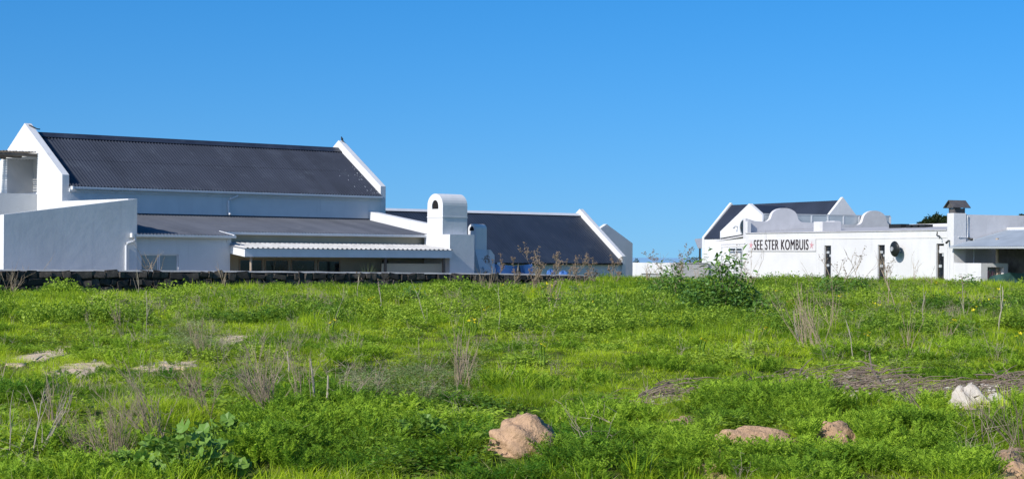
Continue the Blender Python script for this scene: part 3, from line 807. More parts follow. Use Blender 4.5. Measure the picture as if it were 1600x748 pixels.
# parapet across the far end with two scrolls
def scroll(c, hw, z0, h, n=22):
    out = []
    for i in range(n + 1):
        t = -1 + 2 * i / n; x = abs(t)
        if x > .68: z = h * .30 * ((1 - x) / .32) ** 2
        else: z = h * (.30 + .70 * math.sqrt(max(0, 1 - (x / .69) ** 2)) ** .9)
        out.append((c + t * hw, z0 + z))
    return out
c1 = FK.b(1226, 325, KL)[0]; c2 = FK.b(1367, 328, KL)[0]; zsc = FK.b(1226, 325, KL)[1]; zp = 3.97
pp = [(0, KZ - .3), (0, FK.b(1168, 341, KL)[1]), (.28, zp + .14), (.7, zp + .03)] + scroll(c1, 1.45, zp, zsc - zp) + scroll(c2, 1.35, zp - .12, zsc - zp + .06) + [(12.8, zp - .12), (12.8, KZ - .3)]
pa = MB(); pa.prism_az(pp, KL, KL + .3); pa.build('parapet', M['plaster_grey'], R)
MB().box(-.004, .25, KL - .25, KL - .002, KZ + .061, zp).build('parapet_pier', M['plaster_old'], R)
# roof boxes
for x0, x1, x2, y0, y1, bb in ((1279, 1285, 1315, 346, 361, 13.8), (1302, 1304, 1311, 345, 350, 15.0)):
    a0, z1 = FK.b(x1, y0, bb); a2, _ = FK.b(x2, y0, bb)
    MB().box(a0, max(a2, a0 + .4), bb, bb + 1.0, KZ + .05, z1).build('roof_box', M['plaster_grey'], R, bevel=.03)
for k, (x0, x1) in enumerate(((1393, 1412), (1420, 1427), (1431, 1438), (1441, 1449))):
    b1_, _ = FK.a(x0, 353, 3.5); b0_, _ = FK.a(x1, 353, 3.5)
    MB().box(3.3, 3.9, b0_, b1_, KZ + .28, KZ + .47 + .05 * (k == 0)).build('roof_vent', M['black_plastic'], R, bevel=.02)
b1_, _ = FK.a(1415, 350, 4.4); MB().box(4.4, 4.6, .7, b1_, KZ + .2, FK.a(1460, 349.5, 4.4)[1]).build('back_parapet', M['plaster_old'], R)
# corner chimney with a gabled cowl
zc = FK.a(1486, 333, 0)[1]; cb1 = FK.a(1480.5, 345, 0)[0]; ca1 = FK.b(1509.5, 345, 0)[0]
cs = MB(); cs.box(-.03, ca1, -.03, cb1, -.6, zc); cs = cs.build('chimney', M['plaster_old'], R, bevel=.02)
zc2 = FK.a(1486, 325, 0)[1]; zap = FK.a(1484, 313.5, 0)[1]
q = MB()
for aa, bb in ((.06, .0), (ca1 - .14, .0), (.06, cb1 - .1), (ca1 - .14, cb1 - .1)): q.box(aa, aa + .08, bb + .02, bb + .08, zc, zc2)
q.box(.1, ca1 - .06, .03, cb1 - .06, zc, zc2 - .02)
q.prism_bz([(-.08, zc2 + .01), (cb1 / 2, zap - .03), (cb1 + .08, zc2 + .01)], -.02, .0)
q = q.build('cowl', M['cowl'], cs)
e = .17; mid = (cb1 + .0) / 2
for sgn in (-1, 1):
    rr = MB(); hw2 = cb1 / 2 + e
    rr.add([(-e, mid, zap), (ca1 + e, mid, zap), (ca1 + e, mid + sgn * hw2, zc2), (-e, mid + sgn * hw2, zc2), (-e, mid, zap + .03), (ca1 + e, mid, zap + .03), (ca1 + e, mid + sgn * (hw2 + .02), zc2 + .03), (-e, mid + sgn * (hw2 + .02), zc2 + .03)],
           [(0, 1, 2, 3), (4, 5, 6, 7), (0, 1, 5, 4), (2, 3, 7, 6), (0, 3, 7, 4), (1, 2, 6, 5)])
    rr.build('cowl_roof', M['cowl'], q)
# end wall
zE = FK.b(1530, 335.5, 0)[1]
ewl = MB(); ewl.box(ca1, 12.8, .02, .3, -.6, zE); ewl.build('end_wall', M['plaster_grey'], R)
dpk = MB(); aq = FK.b(1511.5, 350, 0)[0]; zq = FK.b(1511, 371, 0)[1]
dpk.tube([(aq, -.03, zE - .05), (aq, -.03, zq), (.25, -.07, zq + .02)], .03, 6); dpk.build('conduit', M['trim'], R)
MB().tube([(aq, -.08, zq - .02), (aq + .05, -.2, zq - .08), (aq + .16, -.28, zq - .13)], [.05, .06, .1], 8).build('floodlight', M['black_plastic'], R)
bq, zq = FK.a(1465, 362, 0); bq2, zq2 = FK.a(1474, 369, 0)
MB().tube([(-.02, bq, zq), (-.06, bq, zq - .2), (-.12, bq2 + .2, zq2 + .02), (-.25, bq2, zq2), (-.25, bq2, zq2 - .14)], [.03, .03, .03, .03, .045], 6).build('wall_lamp', M['black_plastic'], R)
bq, zq = FK.a(1485, 376, 0)
MB().tube([(-.03, bq, zq), (-.12, bq, zq), (-.34, bq - .1, zq - .12)], [.03, .05, .065], 8).build('security_camera', M['black_plastic'], R)
for x in (1481, 1485):
    bq, zq = FK.a(x, 387, 0); MB().tube([(-.05, bq, -.3), (-.05, bq, zq)], .022, 6).build('water_pipe', M['trim'], R)
# canopy over the side terrace
ca, cz0 = -.32, FK.a(1497, 385, -.32)[1]
ta1, tz1 = FK.b(1575, 359, -.1)
cn = MB(); cn.sheet((ca, -.05, cz0), (ca, -9.0, cz0), (ta1, -9.0, tz1), (ta1, -.05, tz1), .15, .014)
cn = cn.build('canopy', M['canopy'], R)
MB().box(ta1 - .02, ta1 + .1, -9, -.01, tz1 - .05, tz1 + .13).build('canopy_gutter', M['trim'], cn)
MB().box(ca - .02, ca + .03, -9.0, -.05, cz0 - .11, cz0 - .016).build('eave_beam', M['frame'], cn)
lb, lz = FK.a(1533, 411, 0)
aB, _ = FK.b(1575, 411, lb)
for x, mt, rad in ((1522, 'frame', .04), (1558, 'timber_pale', .085)):
    a0 = FK.b(x, 400, -.5 if x < 1540 else lb + .25)[0]
    MB().tube([(a0, -.5 if x < 1540 else lb + .25, 0), (a0, -.5 if x < 1540 else lb + .25, 2.75)], rad, 8).build('post', M[mt], cn)
tb = MB(); tb.box(4.6, 4.8, -9, .0, -.4, 3.3); tb.build('terrace_back_wall', M['plaster_grey'], R)
MB().box(2.6, 2.7, -9, -.3, -.3, 2.9).build('interior_shade_sheet', M['curtain'], R)  # dark sheet standing in for the shaded interior below the canopy
MB().box(.0, .22, lb, -.001, -.6, lz).build('low_wall', M['plaster_old'], R)
nb0, nz1 = FK.b(1543, 417, lb); nb1, nz0 = FK.b(1568, 436, lb)
br = MB()
br.box(.22, nb0, lb, lb + .9, -.6, lz); br.box(nb1, aB, lb, lb + .9, -.6, lz); br.box(nb0, nb1, lb, lb + .9, nz1, lz); br.box(nb0, nb1, lb, lb + .9, -.6, nz0); br.box(nb0, nb1, lb + .7, lb + .9, nz0, nz1)
br = br.build('fire_place', M['plaster_old'], R)
for k in range(7):
    q = nb0 + .1 + k * (nb1 - nb0 - .2) / 6
    MB().tube([(q, lb + .3, nz0), (q + random.uniform(-.04, .04), lb + .3, nz0 + random.uniform(.3, .5))], .055, 7).build('firewood', M['star'] if k % 2 else M['timber_pale'], br)

# sign
s0, sz1 = FK.a(1168, 373.6, -.06); s1, sz0 = FK.a(1274, 392.3, -.06)
sg = frame_thing('sign', 'long off-white sign reading SEE STER KOMBUIS between two faded red stars', 'sign', FK)
MB().box(-.06, -.02, s1, s0, sz0, sz1).build('board', M['signboard'], sg)
def text_mesh(body, width, height):
    cu = bpy.data.curves.new('lettering', 'FONT'); cu.body = body; cu.offset = .0; cu.extrude = .0; cu.space_character = 1.12
    ob = bpy.data.objects.new('lettering', cu); COL.objects.link(ob)
    bpy.context.view_layer.update()
    me = bpy.data.meshes.new_from_object(ob.evaluated_get(bpy.context.evaluated_depsgraph_get()))
    bpy.data.objects.remove(ob); bpy.data.curves.remove(cu)
    co = np.array([v.co[:] for v in me.vertices]); lo = co.min(0); hi = co.max(0)
    for v in me.vertices:
        v.co = ((v.co.x - lo[0]) / (hi[0] - lo[0]) * width, (v.co.y - lo[1]) / (hi[1] - lo[1]) * height, 0)
    # three copies side by side make the strokes bold
    base = [tuple(v.co) for v in me.vertices]; fcs = [tuple(p.vertices) for p in me.polygons]; m = MB()
    for k, dx in enumerate((-.028, 0, .028)): m.add([(x + dx, y, k * .0015) for x, y, _ in base], fcs)
    return m.mesh('lettering', fix=False)
t0, tzt = FK.a(1178, 374.6, -.07); t1, _ = FK.a(1263, 374, -.07); _, tzb = FK.a(1178, 390.4, -.07)
me = text_mesh('SEE STER KOMBUIS', t0 - t1, tzt - tzb); me.name = 'lettering'
obj('lettering', me, M['ink'], sg, (-.066, t0, tzb), (math.pi / 2, 0, -math.pi / 2))
for xc, lab in ((1173.3, 'faded'), (1268, 'red')):
    bc, zc_ = FK.a(xc, 383, -.07)
    stt = MB(); pts = []
    for k in range(10):
        rr = (.30, .085)[k % 2]; tt = math.pi / 2 + k * math.pi / 5 + .1
        pts.append((-.066, bc + rr * 1.05 * math.cos(tt), zc_ + rr * math.sin(tt)))
    stt.add([(-.07, bc, zc_)] + pts, [(0, 1 + k, 1 + (k + 1) % 10) for k in range(10)])
    stt.build('star', M['star'], sg)
# round dark dish lamp on an arm
b0, z0 = FK.a(1409, 389, 0)
dsh = thing('satellite_dish', 'round dark dish on a bracket fixed to the white wall between slit windows', 'dish', FK.w(0, b0, z0), FK.ang)
MB().tube([(0, 0, -.1), (-.25, 0, -.1), (-.5, 0, -.02)], .035, 6).build('arm', M['grey_metal'], dsh)
MB().box(-.03, 0, -.12, .12, -.25, .05).build('wall_plate', M['grey_metal'], dsh)
dd = MB(); n = 20; prof = [(-.62, .0), (-.60, .12), (-.56, .22), (-.50, .29), (-.47, .30), (-.46, .29), (-.36, .22), (-.30, .1), (-.29, 0)]
for rr_ in prof:
    for k in range(n): dd.v.append((rr_[0] - .06 * math.sin(2 * math.pi * k / n) * rr_[1] , 1.5 * rr_[1] * math.cos(2 * math.pi * k / n), 1.5 * rr_[1] * math.sin(2 * math.pi * k / n)))
for j in range(len(prof) - 1):
    for k in range(n): dd.f.append((j * n + k, j * n + (k + 1) % n, (j + 1) * n + (k + 1) % n, (j + 1) * n + k))
dd.build('dish', M['black_plastic'], dsh, smooth=True)
MB().tube([(-.61, .05, 0), (-.66, .05, 0)], .13, 12).build('face_plate', M['grey_metal'], dsh)

# shade-net fence by the terrace
nf = frame_thing('shade_net_fence', 'dark green shade-net fence below the terrace canopy', 'fence', FK)
fb = lb - .5
fn = MB(); a0 = FK.b(1541, 440, fb)[0]; n = 30
for i in range(n + 1):
    a = a0 + i * .25; top = .92 - .45 * math.exp(-i * .55) + .03 * math.sin(i * 1.3)
    fn.v += [(a, fb + .03 * math.sin(i * 1.1), -.3), (a, fb + .05 * math.sin(i * .9 + 1), .35), (a, fb + .03 * math.sin(i * .8), top)]
for i in range(n):
    for j in range(2): fn.f.append((3 * i + j, 3 * i + 3 + j, 3 * i + 4 + j, 3 * i + 1 + j))
fn.build('net', M['green_net'], nf, smooth=True, fix=False)
for i in (0, 6, 14, 22, 30): MB().tube([(a0 + i * .25, fb + .06, -.3), (a0 + i * .25, fb + .06, .5 if i == 0 else .98)], .025, 6).build('post', M['timber'], nf)

# ------------------------------------------------------------------ gabled house behind the restaurant
A1 = 6.1
eb, ez = FK.a(1101, 373, A1)
ra, rz_ = FK.b(1143, 317, eb); rb_, rz2 = FK.a(1317, 315, ra)
rzz = (rz_ + rz2) / 2 + .02
D = ra - A1
KH = frame_thing('gabled_house', 'white house with dark blue steep roof and round gable window behind the restaurant', 'house', FK)
def gpoly(base, up): return [(A1 - .05, base), (A1 - .05, ez + up), (ra, rzz + up), (ra + D + .05, ez + up), (ra + D + .05, base)]
MB().prism_az(gpoly(-1.2, .12), eb, eb + .3).build('gable_wall', M['plaster'], KH)
MB().prism_az(gpoly(-1.2, .16), rb_ - .0, rb_ + .28).build('gable_wall', M['plaster'], KH)
MB().box(A1, A1 + .2, rb_ + .28, eb, -1.2, ez - .02).box(ra + D - .2, ra + D, rb_ + .28, eb, -1.2, ez - .02).build('long_wall', M['plaster'], KH)
r1 = MB(); r1.sheet((A1 - .08, eb - .001, ez), (A1 - .08, rb_ + .281, ez), (ra, rb_ + .281, rzz - .05), (ra, eb - .001, rzz - .05), .2, .01); r1 = r1.build('roof', M['roof_dark'], KH)
r2 = MB(); r2.sheet((ra + D + .08, eb - .001, ez), (ra + D + .08, rb_ + .281, ez), (ra, rb_ + .281, rzz - .05), (ra, eb - .001, rzz - .05), .2, .01); r2.build('roof', M['roof_dark'], KH)
GA = A1 - .9
gl, gzl = FK.a(1125, 361.5, GA); gp, gzp = FK.a(1170, 318, GA); gr_, _ = FK.a(1209, 345, GA)
hwg = gl - gp; gzl2 = gzl
cg = MB(); cg.prism_bz([(gp - hwg, -1.2), (gl, -1.2), (gl, gzl2), (gp, gzp), (gp - hwg, gzl2)], GA, GA + .3); cg = cg.build('cross_gable', M['plaster'], KH, bevel=.02)
wb, wz = FK.a(1163, 355, GA)
rw = MB(); n = 24
for k in range(n):
    t = 2 * math.pi * k / n
    for rr_, aa in ((.62, -.03), (.52, -.05), (.52, -.01)): rw.v.append((GA + aa, wb + rr_ * math.cos(t), wz + rr_ * math.sin(t)))
for k in range(n):
    k2 = (k + 1) % n
    rw.f += [(3 * k, 3 * k2, 3 * k2 + 1, 3 * k + 1), (3 * k + 1, 3 * k2 + 1, 3 * k2 + 2, 3 * k + 2)]
rw = rw.build('round_window', M['frame'], KH)
MB().add([(GA - .012, wb + .52 * math.cos(2 * math.pi * k / n), wz + .52 * math.sin(2 * math.pi * k / n)) for k in range(n)], [tuple(range(n))]).build('pane', M['glass'], rw)
sgn_z = gzp - .12
for s, b_e in ((1, gl), (-1, gp - hwg)):
    MB().add([(GA + .3, gp, sgn_z), (GA + .3, b_e, gzl2 - .12), (GA + 3.2, b_e, gzl2 - .12), (GA + 3.2, gp, sgn_z)], [(0, 1, 2, 3)]).build('cross_roof', M['roof_dark'], KH)
bq, zq = FK.a(1153, 354, GA); MB().tube([(GA, bq, zq), (GA - .25, bq, zq + .02), (GA - .35, bq, zq - .12)], [.03, .04, .08], 8).build('wall_lamp', M['grey_metal'], KH)
# porch in front of the cross gable
PA = 2.2
pl, pzl = FK.a(1118, 377, PA); pr, pzr = FK.a(1164, 368.5, PA)
po = MB(); po.add([(PA, pl, pzl - .02), (PA, pr, pzr - .02), (GA, pr, pzr + .3), (GA, pl, pzl + .3), (PA, pl, pzl + .07), (PA, pr, pzr + .07), (GA, pr, pzr + .38), (GA, pl, pzl + .38)], [(0, 1, 2, 3), (4, 5, 6, 7), (0, 1, 5, 4), (0, 3, 7, 4), (1, 2, 6, 5)])
po = po.build('porch_roof', M['plaster_grey'], KH)
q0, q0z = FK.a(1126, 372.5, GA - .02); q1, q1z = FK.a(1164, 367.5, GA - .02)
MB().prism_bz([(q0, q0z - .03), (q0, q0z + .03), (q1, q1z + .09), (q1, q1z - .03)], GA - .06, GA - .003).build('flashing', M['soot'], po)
def porch_bar(x0, y0, x1, y1, rad, name, mat='trim'):
    b0, z0 = FK.a(x0, y0, PA + .1); b1, z1 = FK.a(x1, y1, PA + .1)
    MB().tube([(PA + .1, b0, z0), (PA + .1, b1, z1)], rad, 6).build(name, M[mat], po)
for x in (1127.5, 1139.5, 1150, 1160): porch_bar(x, 384, x, 446, .04, 'porch_post', 'trim')
porch_bar(1127, 381.5, 1164, 381, .06, 'porch_beam', 'plaster_grey'); porch_bar(1127, 386, 1164, 385, .05, 'porch_beam', 'plaster_grey')
db1, dz1 = FK.a(1140, 388, PA + .6); db0, _ = FK.a(1158, 388, PA + .6)
dr = MB(); dr.box(PA + .6, PA + .66, db0, db1, -.8, dz1); dr = dr.build('porch_door', M['trim'], KH)
h3 = (db1 - db0) / 2
for k in range(2): MB().box(PA + .585, PA + .598, db0 + k * h3 + .06, db0 + (k + 1) * h3 - .06, dz1 - .14, dz1 - .05).build('transom_pane', M['glass'], dr)
for k in range(2):
    for z0, z1 in ((-.1, .75), (.85, dz1 - .25)): MB().box(PA + .588, PA + .599, db0 + k * h3 + .08, db0 + (k + 1) * h3 - .08, z0, z1).build('door_panel', M['plaster'], dr)
for y in (425, 431): porch_bar(1149, y, 1166, y, .035, 'rail')

# glazed balustrade on the roof terrace
gbB = KL + .55
gbs = frame_thing('glass_balustrade', 'pale framed glass balustrade above the scrolled parapet', 'balustrade', FK)
g0, gzt = FK.b(1192, 334, gbB); g1, _ = FK.b(1391, 337, gbB)
fr = MB(); fr.box(g0, g1, gbB - .03, gbB + .03, gzt - .05, gzt + .03); fr.build('top_rail', M['frame'], gbs)
xsg = [1192, 1217, 1243, 1268, 1293.5, 1318, 1342.5, 1367, 1391]
ag = [FK.b(x, 335, gbB)[0] for x in xsg]
for i, a in enumerate(ag):
    MB().box(a - .05, a + .05, gbB - .035, gbB + .035, 3.3, gzt - .05).build('post', M['trim'], gbs)
    if i < len(ag) - 1: MB().box(a + .05, ag[i + 1] - .05, gbB - .01, gbB + .01, 3.35, gzt - .06).build('pane', M['glass_pale'], gbs)

# ------------------------------------------------------------------ garage and yard wall between the two houses
FG = Frame(1049, 133.0, .408)
gt = FG.a(1020, 410.3, 0)[1]
GR = frame_thing('garage', 'plain white flat-roofed garage with dark grey door beyond the field', 'garage', FG)
gbw = FG.a(988.5, 410, 0)[0]
dq1, dqz = FG.a(1002, 427, 0)
MB().box(0, .25, dq1, gbw, -2, gt).box(0, .25, .25, dq1, dqz, gt).box(0, .25, -.001, .25, -2, gt).box(.25, 6, gbw - .25, gbw, -2, gt).box(.25, 6, 0, .25, -2, gt).box(.25, 6, .25, gbw - .25, gt - .3, gt - .1).build('walls', M['plaster'], GR)
gd = MB().box(.12, .18, .25, dq1, -2, dqz).build('garage_door', M['curtain'], GR)
for k in range(5): MB().box(.10, .121, .27, dq1 - .02, dqz - .3 - .3 * k, dqz - .03 - .3 * k).build('door_panel', M['frame'], gd)
yl = FG.b(1106, 411, -.1)[0]
YW = frame_thing('yard_wall', 'weathered grey plaster yard wall joining the garage and the gabled house', 'wall', FG)
MB().prism_az([(.26, -2), (yl + .35, -2), (yl, gt - .02), (.26, gt - .02)], -.12, -.003).build('wall_face', M['plaster_grey'], YW)
MB().prism_az([(.26, gt - .019), (yl, gt - .019), (yl, gt + .03), (.26, gt + .03)], -.16, .04).build('coping', M['plaster_grey'], YW)

# parasol-like pergola corner beyond the yard wall
p = yard(1093.5, 402, 150)
t = thing('garden_shelter', 'small dark garden shelter on a single post beyond the yard wall', 'shelter', (p.x, p.y, -3))
zt = yard(1093, 386, 150).z + 3
MB().tube([(0, 0, 0), (0, 0, zt)], .075, 8).build('post', M['black_plastic'], t)
MB().add([(-.25, -1, zt - .1), (3, -1, zt + .05), (3, 1.6, zt + .9), (-.25, 1.6, zt + .55), (-.25, -1, zt), (3, -1, zt + .15), (3, 1.6, zt + 1), (-.25, 1.6, zt + .65)], [(0, 1, 2, 3), (4, 5, 6, 7), (0, 1, 5, 4), (0, 3, 7, 4), (1, 2, 6, 5)]).build('roof', M['grey_metal'], t)

# ------------------------------------------------------------------ leafy building blocks
def blade(rnd, base, az, h, lean, w, segs=3):
    """one curved tapering grass blade"""
    d = Vector((math.cos(az), math.sin(az), 0)); sd = Vector((-math.sin(az + rnd.uniform(-.9, .9)), math.cos(az + rnd.uniform(-.9, .9)), 0))
    vs = []; fs = []
    for i in range(segs + 1):
        t = i / segs
        p = base + d * (lean * t * t) + Vector((0, 0, h * (t - .28 * lean / max(h, .01) * t * t)))
        ww = w * (1 - t ** 1.6) * .5
        if i < segs: vs += [p - sd * ww, p + sd * ww]
        else: vs.append(p)
    for i in range(segs - 1): fs.append((2 * i, 2 * i + 1, 2 * i + 3, 2 * i + 2))
    k = 2 * (segs - 1); fs.append((k, k + 1, k + 2))
    return vs, fs

def clump_mesh(name, mat, seed, n, rad, h0, h1, w, leanf=.5, segs=3):
    r = random.Random(seed); m = MB()
    for _ in range(n):
        a = r.uniform(0, 6.283); q = rad * math.sqrt(r.random()); h = r.uniform(h0, h1) * (1 - .25 * q / rad)
        m.add(*blade(r, Vector((q * math.cos(a), q * math.sin(a), -.02)), a + r.uniform(-1, 1), h, h * r.uniform(.1, leanf), w * r.uniform(.7, 1.2), segs))
    me = m.mesh(name, fix=False); me.materials.append(mat); return me

def leaf_quad(p, d, up, L, w):
    """pointed oval leaf folded a little along its midrib"""
    s = d.cross(up).normalized(); up = s.cross(d)
    a = p + d * L * .45
    return [p, a + s * w * .5 + up * w * .18, p + d * L - up * L * .12, a - s * w * .5 + up * w * .18, a - up * w * .02], [(0, 1, 4), (1, 2, 4), (2, 3, 4), (3, 0, 4)]

def feather_mesh(name, mat, seed, n, h, rad, lw=.0055):
    """soft clump of finely cut fronds"""
    r = random.Random(seed); m = MB()
    for _ in range(n):
        a = r.uniform(0, 6.283); q = rad * .5 * math.sqrt(r.random())
        base = Vector((q * math.cos(a), q * math.sin(a), 0)); L = h * r.uniform(.65, 1.15); out = r.uniform(.1, .75) * L
        d = Vector((math.cos(a), math.sin(a), 0)); prev = base
        for i in range(1, 9):
            t = i / 8; p = base + d * (out * t ** 1.5) + Vector((0, 0, L * (t - .22 * t * t)))
            ax = (p - prev).normalized(); sd = ax.cross(Vector((0, 0, 1))); sd = sd.normalized() if sd.length > .01 else Vector((1, 0, 0))
            if i >= 2:
                for s in (-1, 1, -1, 1):
                    ll = L * .23 * (1.05 - abs(t - .55)) * r.uniform(.6, 1.15)
                    dd = (ax * r.uniform(.35, .9) + sd * s * r.uniform(.7, 1.0) + Vector((r.uniform(-.3, .3), r.uniform(-.3, .3), r.uniform(-.15, .45)))).normalized()
                    nn = dd.cross(Vector((r.uniform(-1, 1), r.uniform(-1, 1), 1))).normalized()
                    e = p + dd * ll; mdp = p + dd * ll * .5
                    m.add([p - nn * lw * .5, p + nn * lw * .5, mdp + nn * lw, e, mdp - nn * lw], [(0, 1, 2, 4), (4, 2, 3)])
                    for s2 in (-1, 1):
                        e2 = mdp + (dd + nn * s2 * .9).normalized() * ll * .42
                        m.add([mdp - dd * lw * .8, mdp + dd * lw * .8, e2], [(0, 1, 2)])
            m.add([prev - sd * lw * .5, prev + sd * lw * .5, p + sd * lw * .4, p - sd * lw * .4], [(0, 1, 2, 3)])
            prev = p
    me = m.mesh(name, fix=False); me.materials.append(mat); return me

def broad_mesh(name, mat, seed, n, h, rad, L, wr=.6):
    r = random.Random(seed); m = MB()
    for _ in range(n):
        a = r.uniform(0, 6.283); q = rad * math.sqrt(r.random())
        p = Vector((q * math.cos(a), q * math.sin(a), h * r.uniform(.1, 1) * (1 - .5 * (q / rad) ** 2)))
        a2 = a + r.uniform(-1.3, 1.3)
        d = Vector((math.cos(a2), math.sin(a2), r.uniform(-.3, .7))).normalized(); l = L * r.uniform(.6, 1.2)
        m.add(*leaf_quad(p, d, Vector((r.uniform(-.4, .4), r.uniform(-.4, .4), 1)), l, l * wr * r.uniform(.8, 1.2)))
    me = m.mesh(name, fix=False); me.materials.append(mat); return me

def instancer(name, meshes, pts, rot, scl, idx, tint):
    """ground cover: one object whose clumps are placed by geometry nodes"""
    col = bpy.data.collections.new(name + '_clumps')
    for k, me in enumerate(meshes):
        o = bpy.data.objects.new('clump%02d' % k + '_' + name, me); col.objects.link(o)
    me = bpy.data.meshes.new(name); me.from_pydata(np.asarray(pts).tolist(), [], [])
    for nm, typ, dat in (('rot', 'FLOAT_VECTOR', rot), ('scl', 'FLOAT_VECTOR', scl), ('idx', 'INT', idx), ('tint', 'FLOAT', tint)):
        at = me.attributes.new(nm, typ, 'POINT')
        at.data.foreach_set('vector' if typ == 'FLOAT_VECTOR' else 'value', np.ascontiguousarray(dat, dtype=np.int32 if typ == 'INT' else np.float32).ravel())
    o = obj(name, me, None)
    ng = bpy.data.node_groups.new(name + '_scatter', 'GeometryNodeTree')
    ng.interface.new_socket('Geometry', in_out='INPUT', socket_type='NodeSocketGeometry'); ng.interface.new_socket('Geometry', in_out='OUTPUT', socket_type='NodeSocketGeometry')
    gi = ng.nodes.new('NodeGroupInput'); go = ng.nodes.new('NodeGroupOutput'); ip = ng.nodes.new('GeometryNodeInstanceOnPoints'); ci = ng.nodes.new('GeometryNodeCollectionInfo')
    ci.inputs[0].default_value = col; ci.inputs['Separate Children'].default_value = True; ci.inputs['Reset Children'].default_value = True
    def na(nm, typ):
        n = ng.nodes.new('GeometryNodeInputNamedAttribute'); n.data_type = typ; n.inputs[0].default_value = nm; return n.outputs[0]
    er = ng.nodes.new('FunctionNodeEulerToRotation')
    L = ng.links.new
    L(na('rot', 'FLOAT_VECTOR'), er.inputs[0]); L(er.outputs[0], ip.inputs['Rotation']); L(na('scl', 'FLOAT_VECTOR'), ip.inputs['Scale']); L(na('idx', 'INT'), ip.inputs['Instance Index'])
    ip.inputs['Pick Instance'].default_value = True
    L(gi.outputs[0], ip.inputs['Points']); L(ci.outputs[0], ip.inputs['Instance']); L(ip.outputs[0], go.inputs[0])
    md = o.modifiers.new('scatter', 'NODES'); md.node_group = ng
    return o

# ------------------------------------------------------------------ ground cover
def cover(density_fn, ymin, ymax, seed):
    """random places in the field in front of the houses"""
    g = np.random.default_rng(seed); out = []
    edges = np.geomspace(ymin, ymax, 26)
    for y0, y1 in zip(edges[:-1], edges[1:]):
        ym = (y0 + y1) / 2; area = (.62 * ym + 9) * (y1 - y0); n = int(area * density_fn(ym))
        Y = g.uniform(y0, y1, n); X = g.uniform(-1, 1, n) * (.31 * Y + 4.5)
        out.append(np.stack([X, Y], 1))
    P = np.concatenate(out); X, Y = P[:, 0], P[:, 1]
    a, b = FA.loc(X, Y); ka, kb = FK.loc(X, Y)
    ok = ((b < WBK - .22) | (a > ta[-1] + .3)) & (ka < -.45) & ((b < WBK + 14) | (a < 0)) & (Y < 113)
    fb_, fbb = FB.loc(X, Y); ok &= ~((fbb > -.6))
    X, Y = X[ok], Y[ok]; Z = ground_z(X, Y)
    px, py = to_px(X, Y, Z)
    return X, Y, Z, px, py
def anyin(polys, px, py, jit, seed):
    g = np.random.default_rng(seed); jx = g.normal(0, jit * 1.6, px.shape); jy = g.normal(0, jit * .5, px.shape)
    r = np.zeros(px.shape, bool)
    for p in polys: r |= inside(p, px + jx, py + jy)
    return r

MESH = {}
MESH['grass'] = [clump_mesh('g', M['grass'], 20 + k, 50, .14, .14, .32, .0075, 1.3) for k in range(4)] + [clump_mesh('g', M['grass'], 40 + k, 46, .22, .16, .40, .017, 1.2, 3) for k in range(4)] + [clump_mesh('g', M['grass'], 60 + k, 64, .18, .06, .14, .011, 1.5, 2) for k in range(3)] + [clump_mesh('g', M['grass'], 70 + k, 40, .12, .35, .62, .012, .6) for k in range(2)]
MESH['feather'] = [feather_mesh('f', M['feather'], 80 + k, 15, .27, .2) for k in range(4)]
MESH['broad'] = [broad_mesh('b', M['broad'], 90 + k, 46, .17, .16, .062) for k in range(4)] + [broad_mesh('b', M['broad'], 95 + k, 90, .34, .28, .085) for k in range(3)]
MESH['herb'] = [broad_mesh('h', M['herb'], 100 + k, 80, .20, .17, .045, .35) for k in range(3)]

X, Y, Z, px, py = cover(lambda y: 78 if y < 22 else (56 if y < 34 else (34 if y < 60 else 17)), 11.0, 114, 5)
g = np.random.default_rng(6)
n = len(X); u = g.random(n)
CLEAR = [[(x0 - 6, y0), (x1 + 6, y0), (x1 + 6, y1 + 32), (x0 - 6, y1 + 32)] for x0, x1, y0, y1 in ((772, 840, 643, 704), (876, 906, 640, 652), (1280, 1336, 663, 690), (1118, 1236, 672, 692), (1568, 1612, 704, 745), (1489, 1582, 602, 622), (1420, 1441, 620, 622), (1543, 1566, 711, 722))]
MAL = [[(215, 700), (290, 672), (390, 690), (400, 752), (190, 752)]]
front = ((anyin(CLEAR, px, py, 3, 8) & (u > .10)) | (anyin(MAL, px, py, 6, 9) & (u > .12)))       # plants stand thinner and lower just in front of the bare spots
bare = anyin(BARE, px, py, 5, 1) | anyin(SAND, px, py, 4, 2) | (anyin(BARE, px, py - 8, 4, 10) & (u > .12)) | (anyin(BARE, px, py - 15, 4, 11) & (u > .35)) | front
litter = anyin(LITTER, px, py, 5, 3)
keep = ~(bare & (u > .06)) & ~(litter & (u > .30))
fea = anyin(FEATHER, px, py, 10, 4); bro = anyin(BROAD, px, py, 10, 5); her = anyin(HERB, px, py, 9, 6); low = anyin(LOW, px, py, 12, 7)
pat = vnoise(X, Y, 2.2, 31) * .6 + vnoise(X, Y, .7, 32) * .4
pat2 = vnoise(X, Y, 1.1, 33)
kind = np.zeros(n, int)                                # 0 grass, 1 feathery, 2 broad, 3 greyish herb
v = g.random(n)
kind[(pat2 > .66) & (v < np.where(Y > 38, .6, .35)) & (Y > 16)] = 2
kind[(pat2 < .26) & (v < .35)] = 1
kind[her & (v < .48)] = 3
kind[bro & (v < .55)] = 2
kind[bro & (v > .55) & (v < .72)] = 1
kind[fea & (v < .80)] = 1
far_band = (Y > 60)
kind[far_band & (kind == 1)] = 0
tint0 = np.clip(.10 + 1.5 * (pat - .37) + .35 * (vnoise(X, Y, 6, 35) - .5) + low * .28 - far_band * .06 - (fea & (px < 620)) * .20 - (fea & (px > 620) & (px < 1000)) * .12, -.2, 1)
tall = (vnoise(X, Y, 3.3, 36) > .56) & ~low
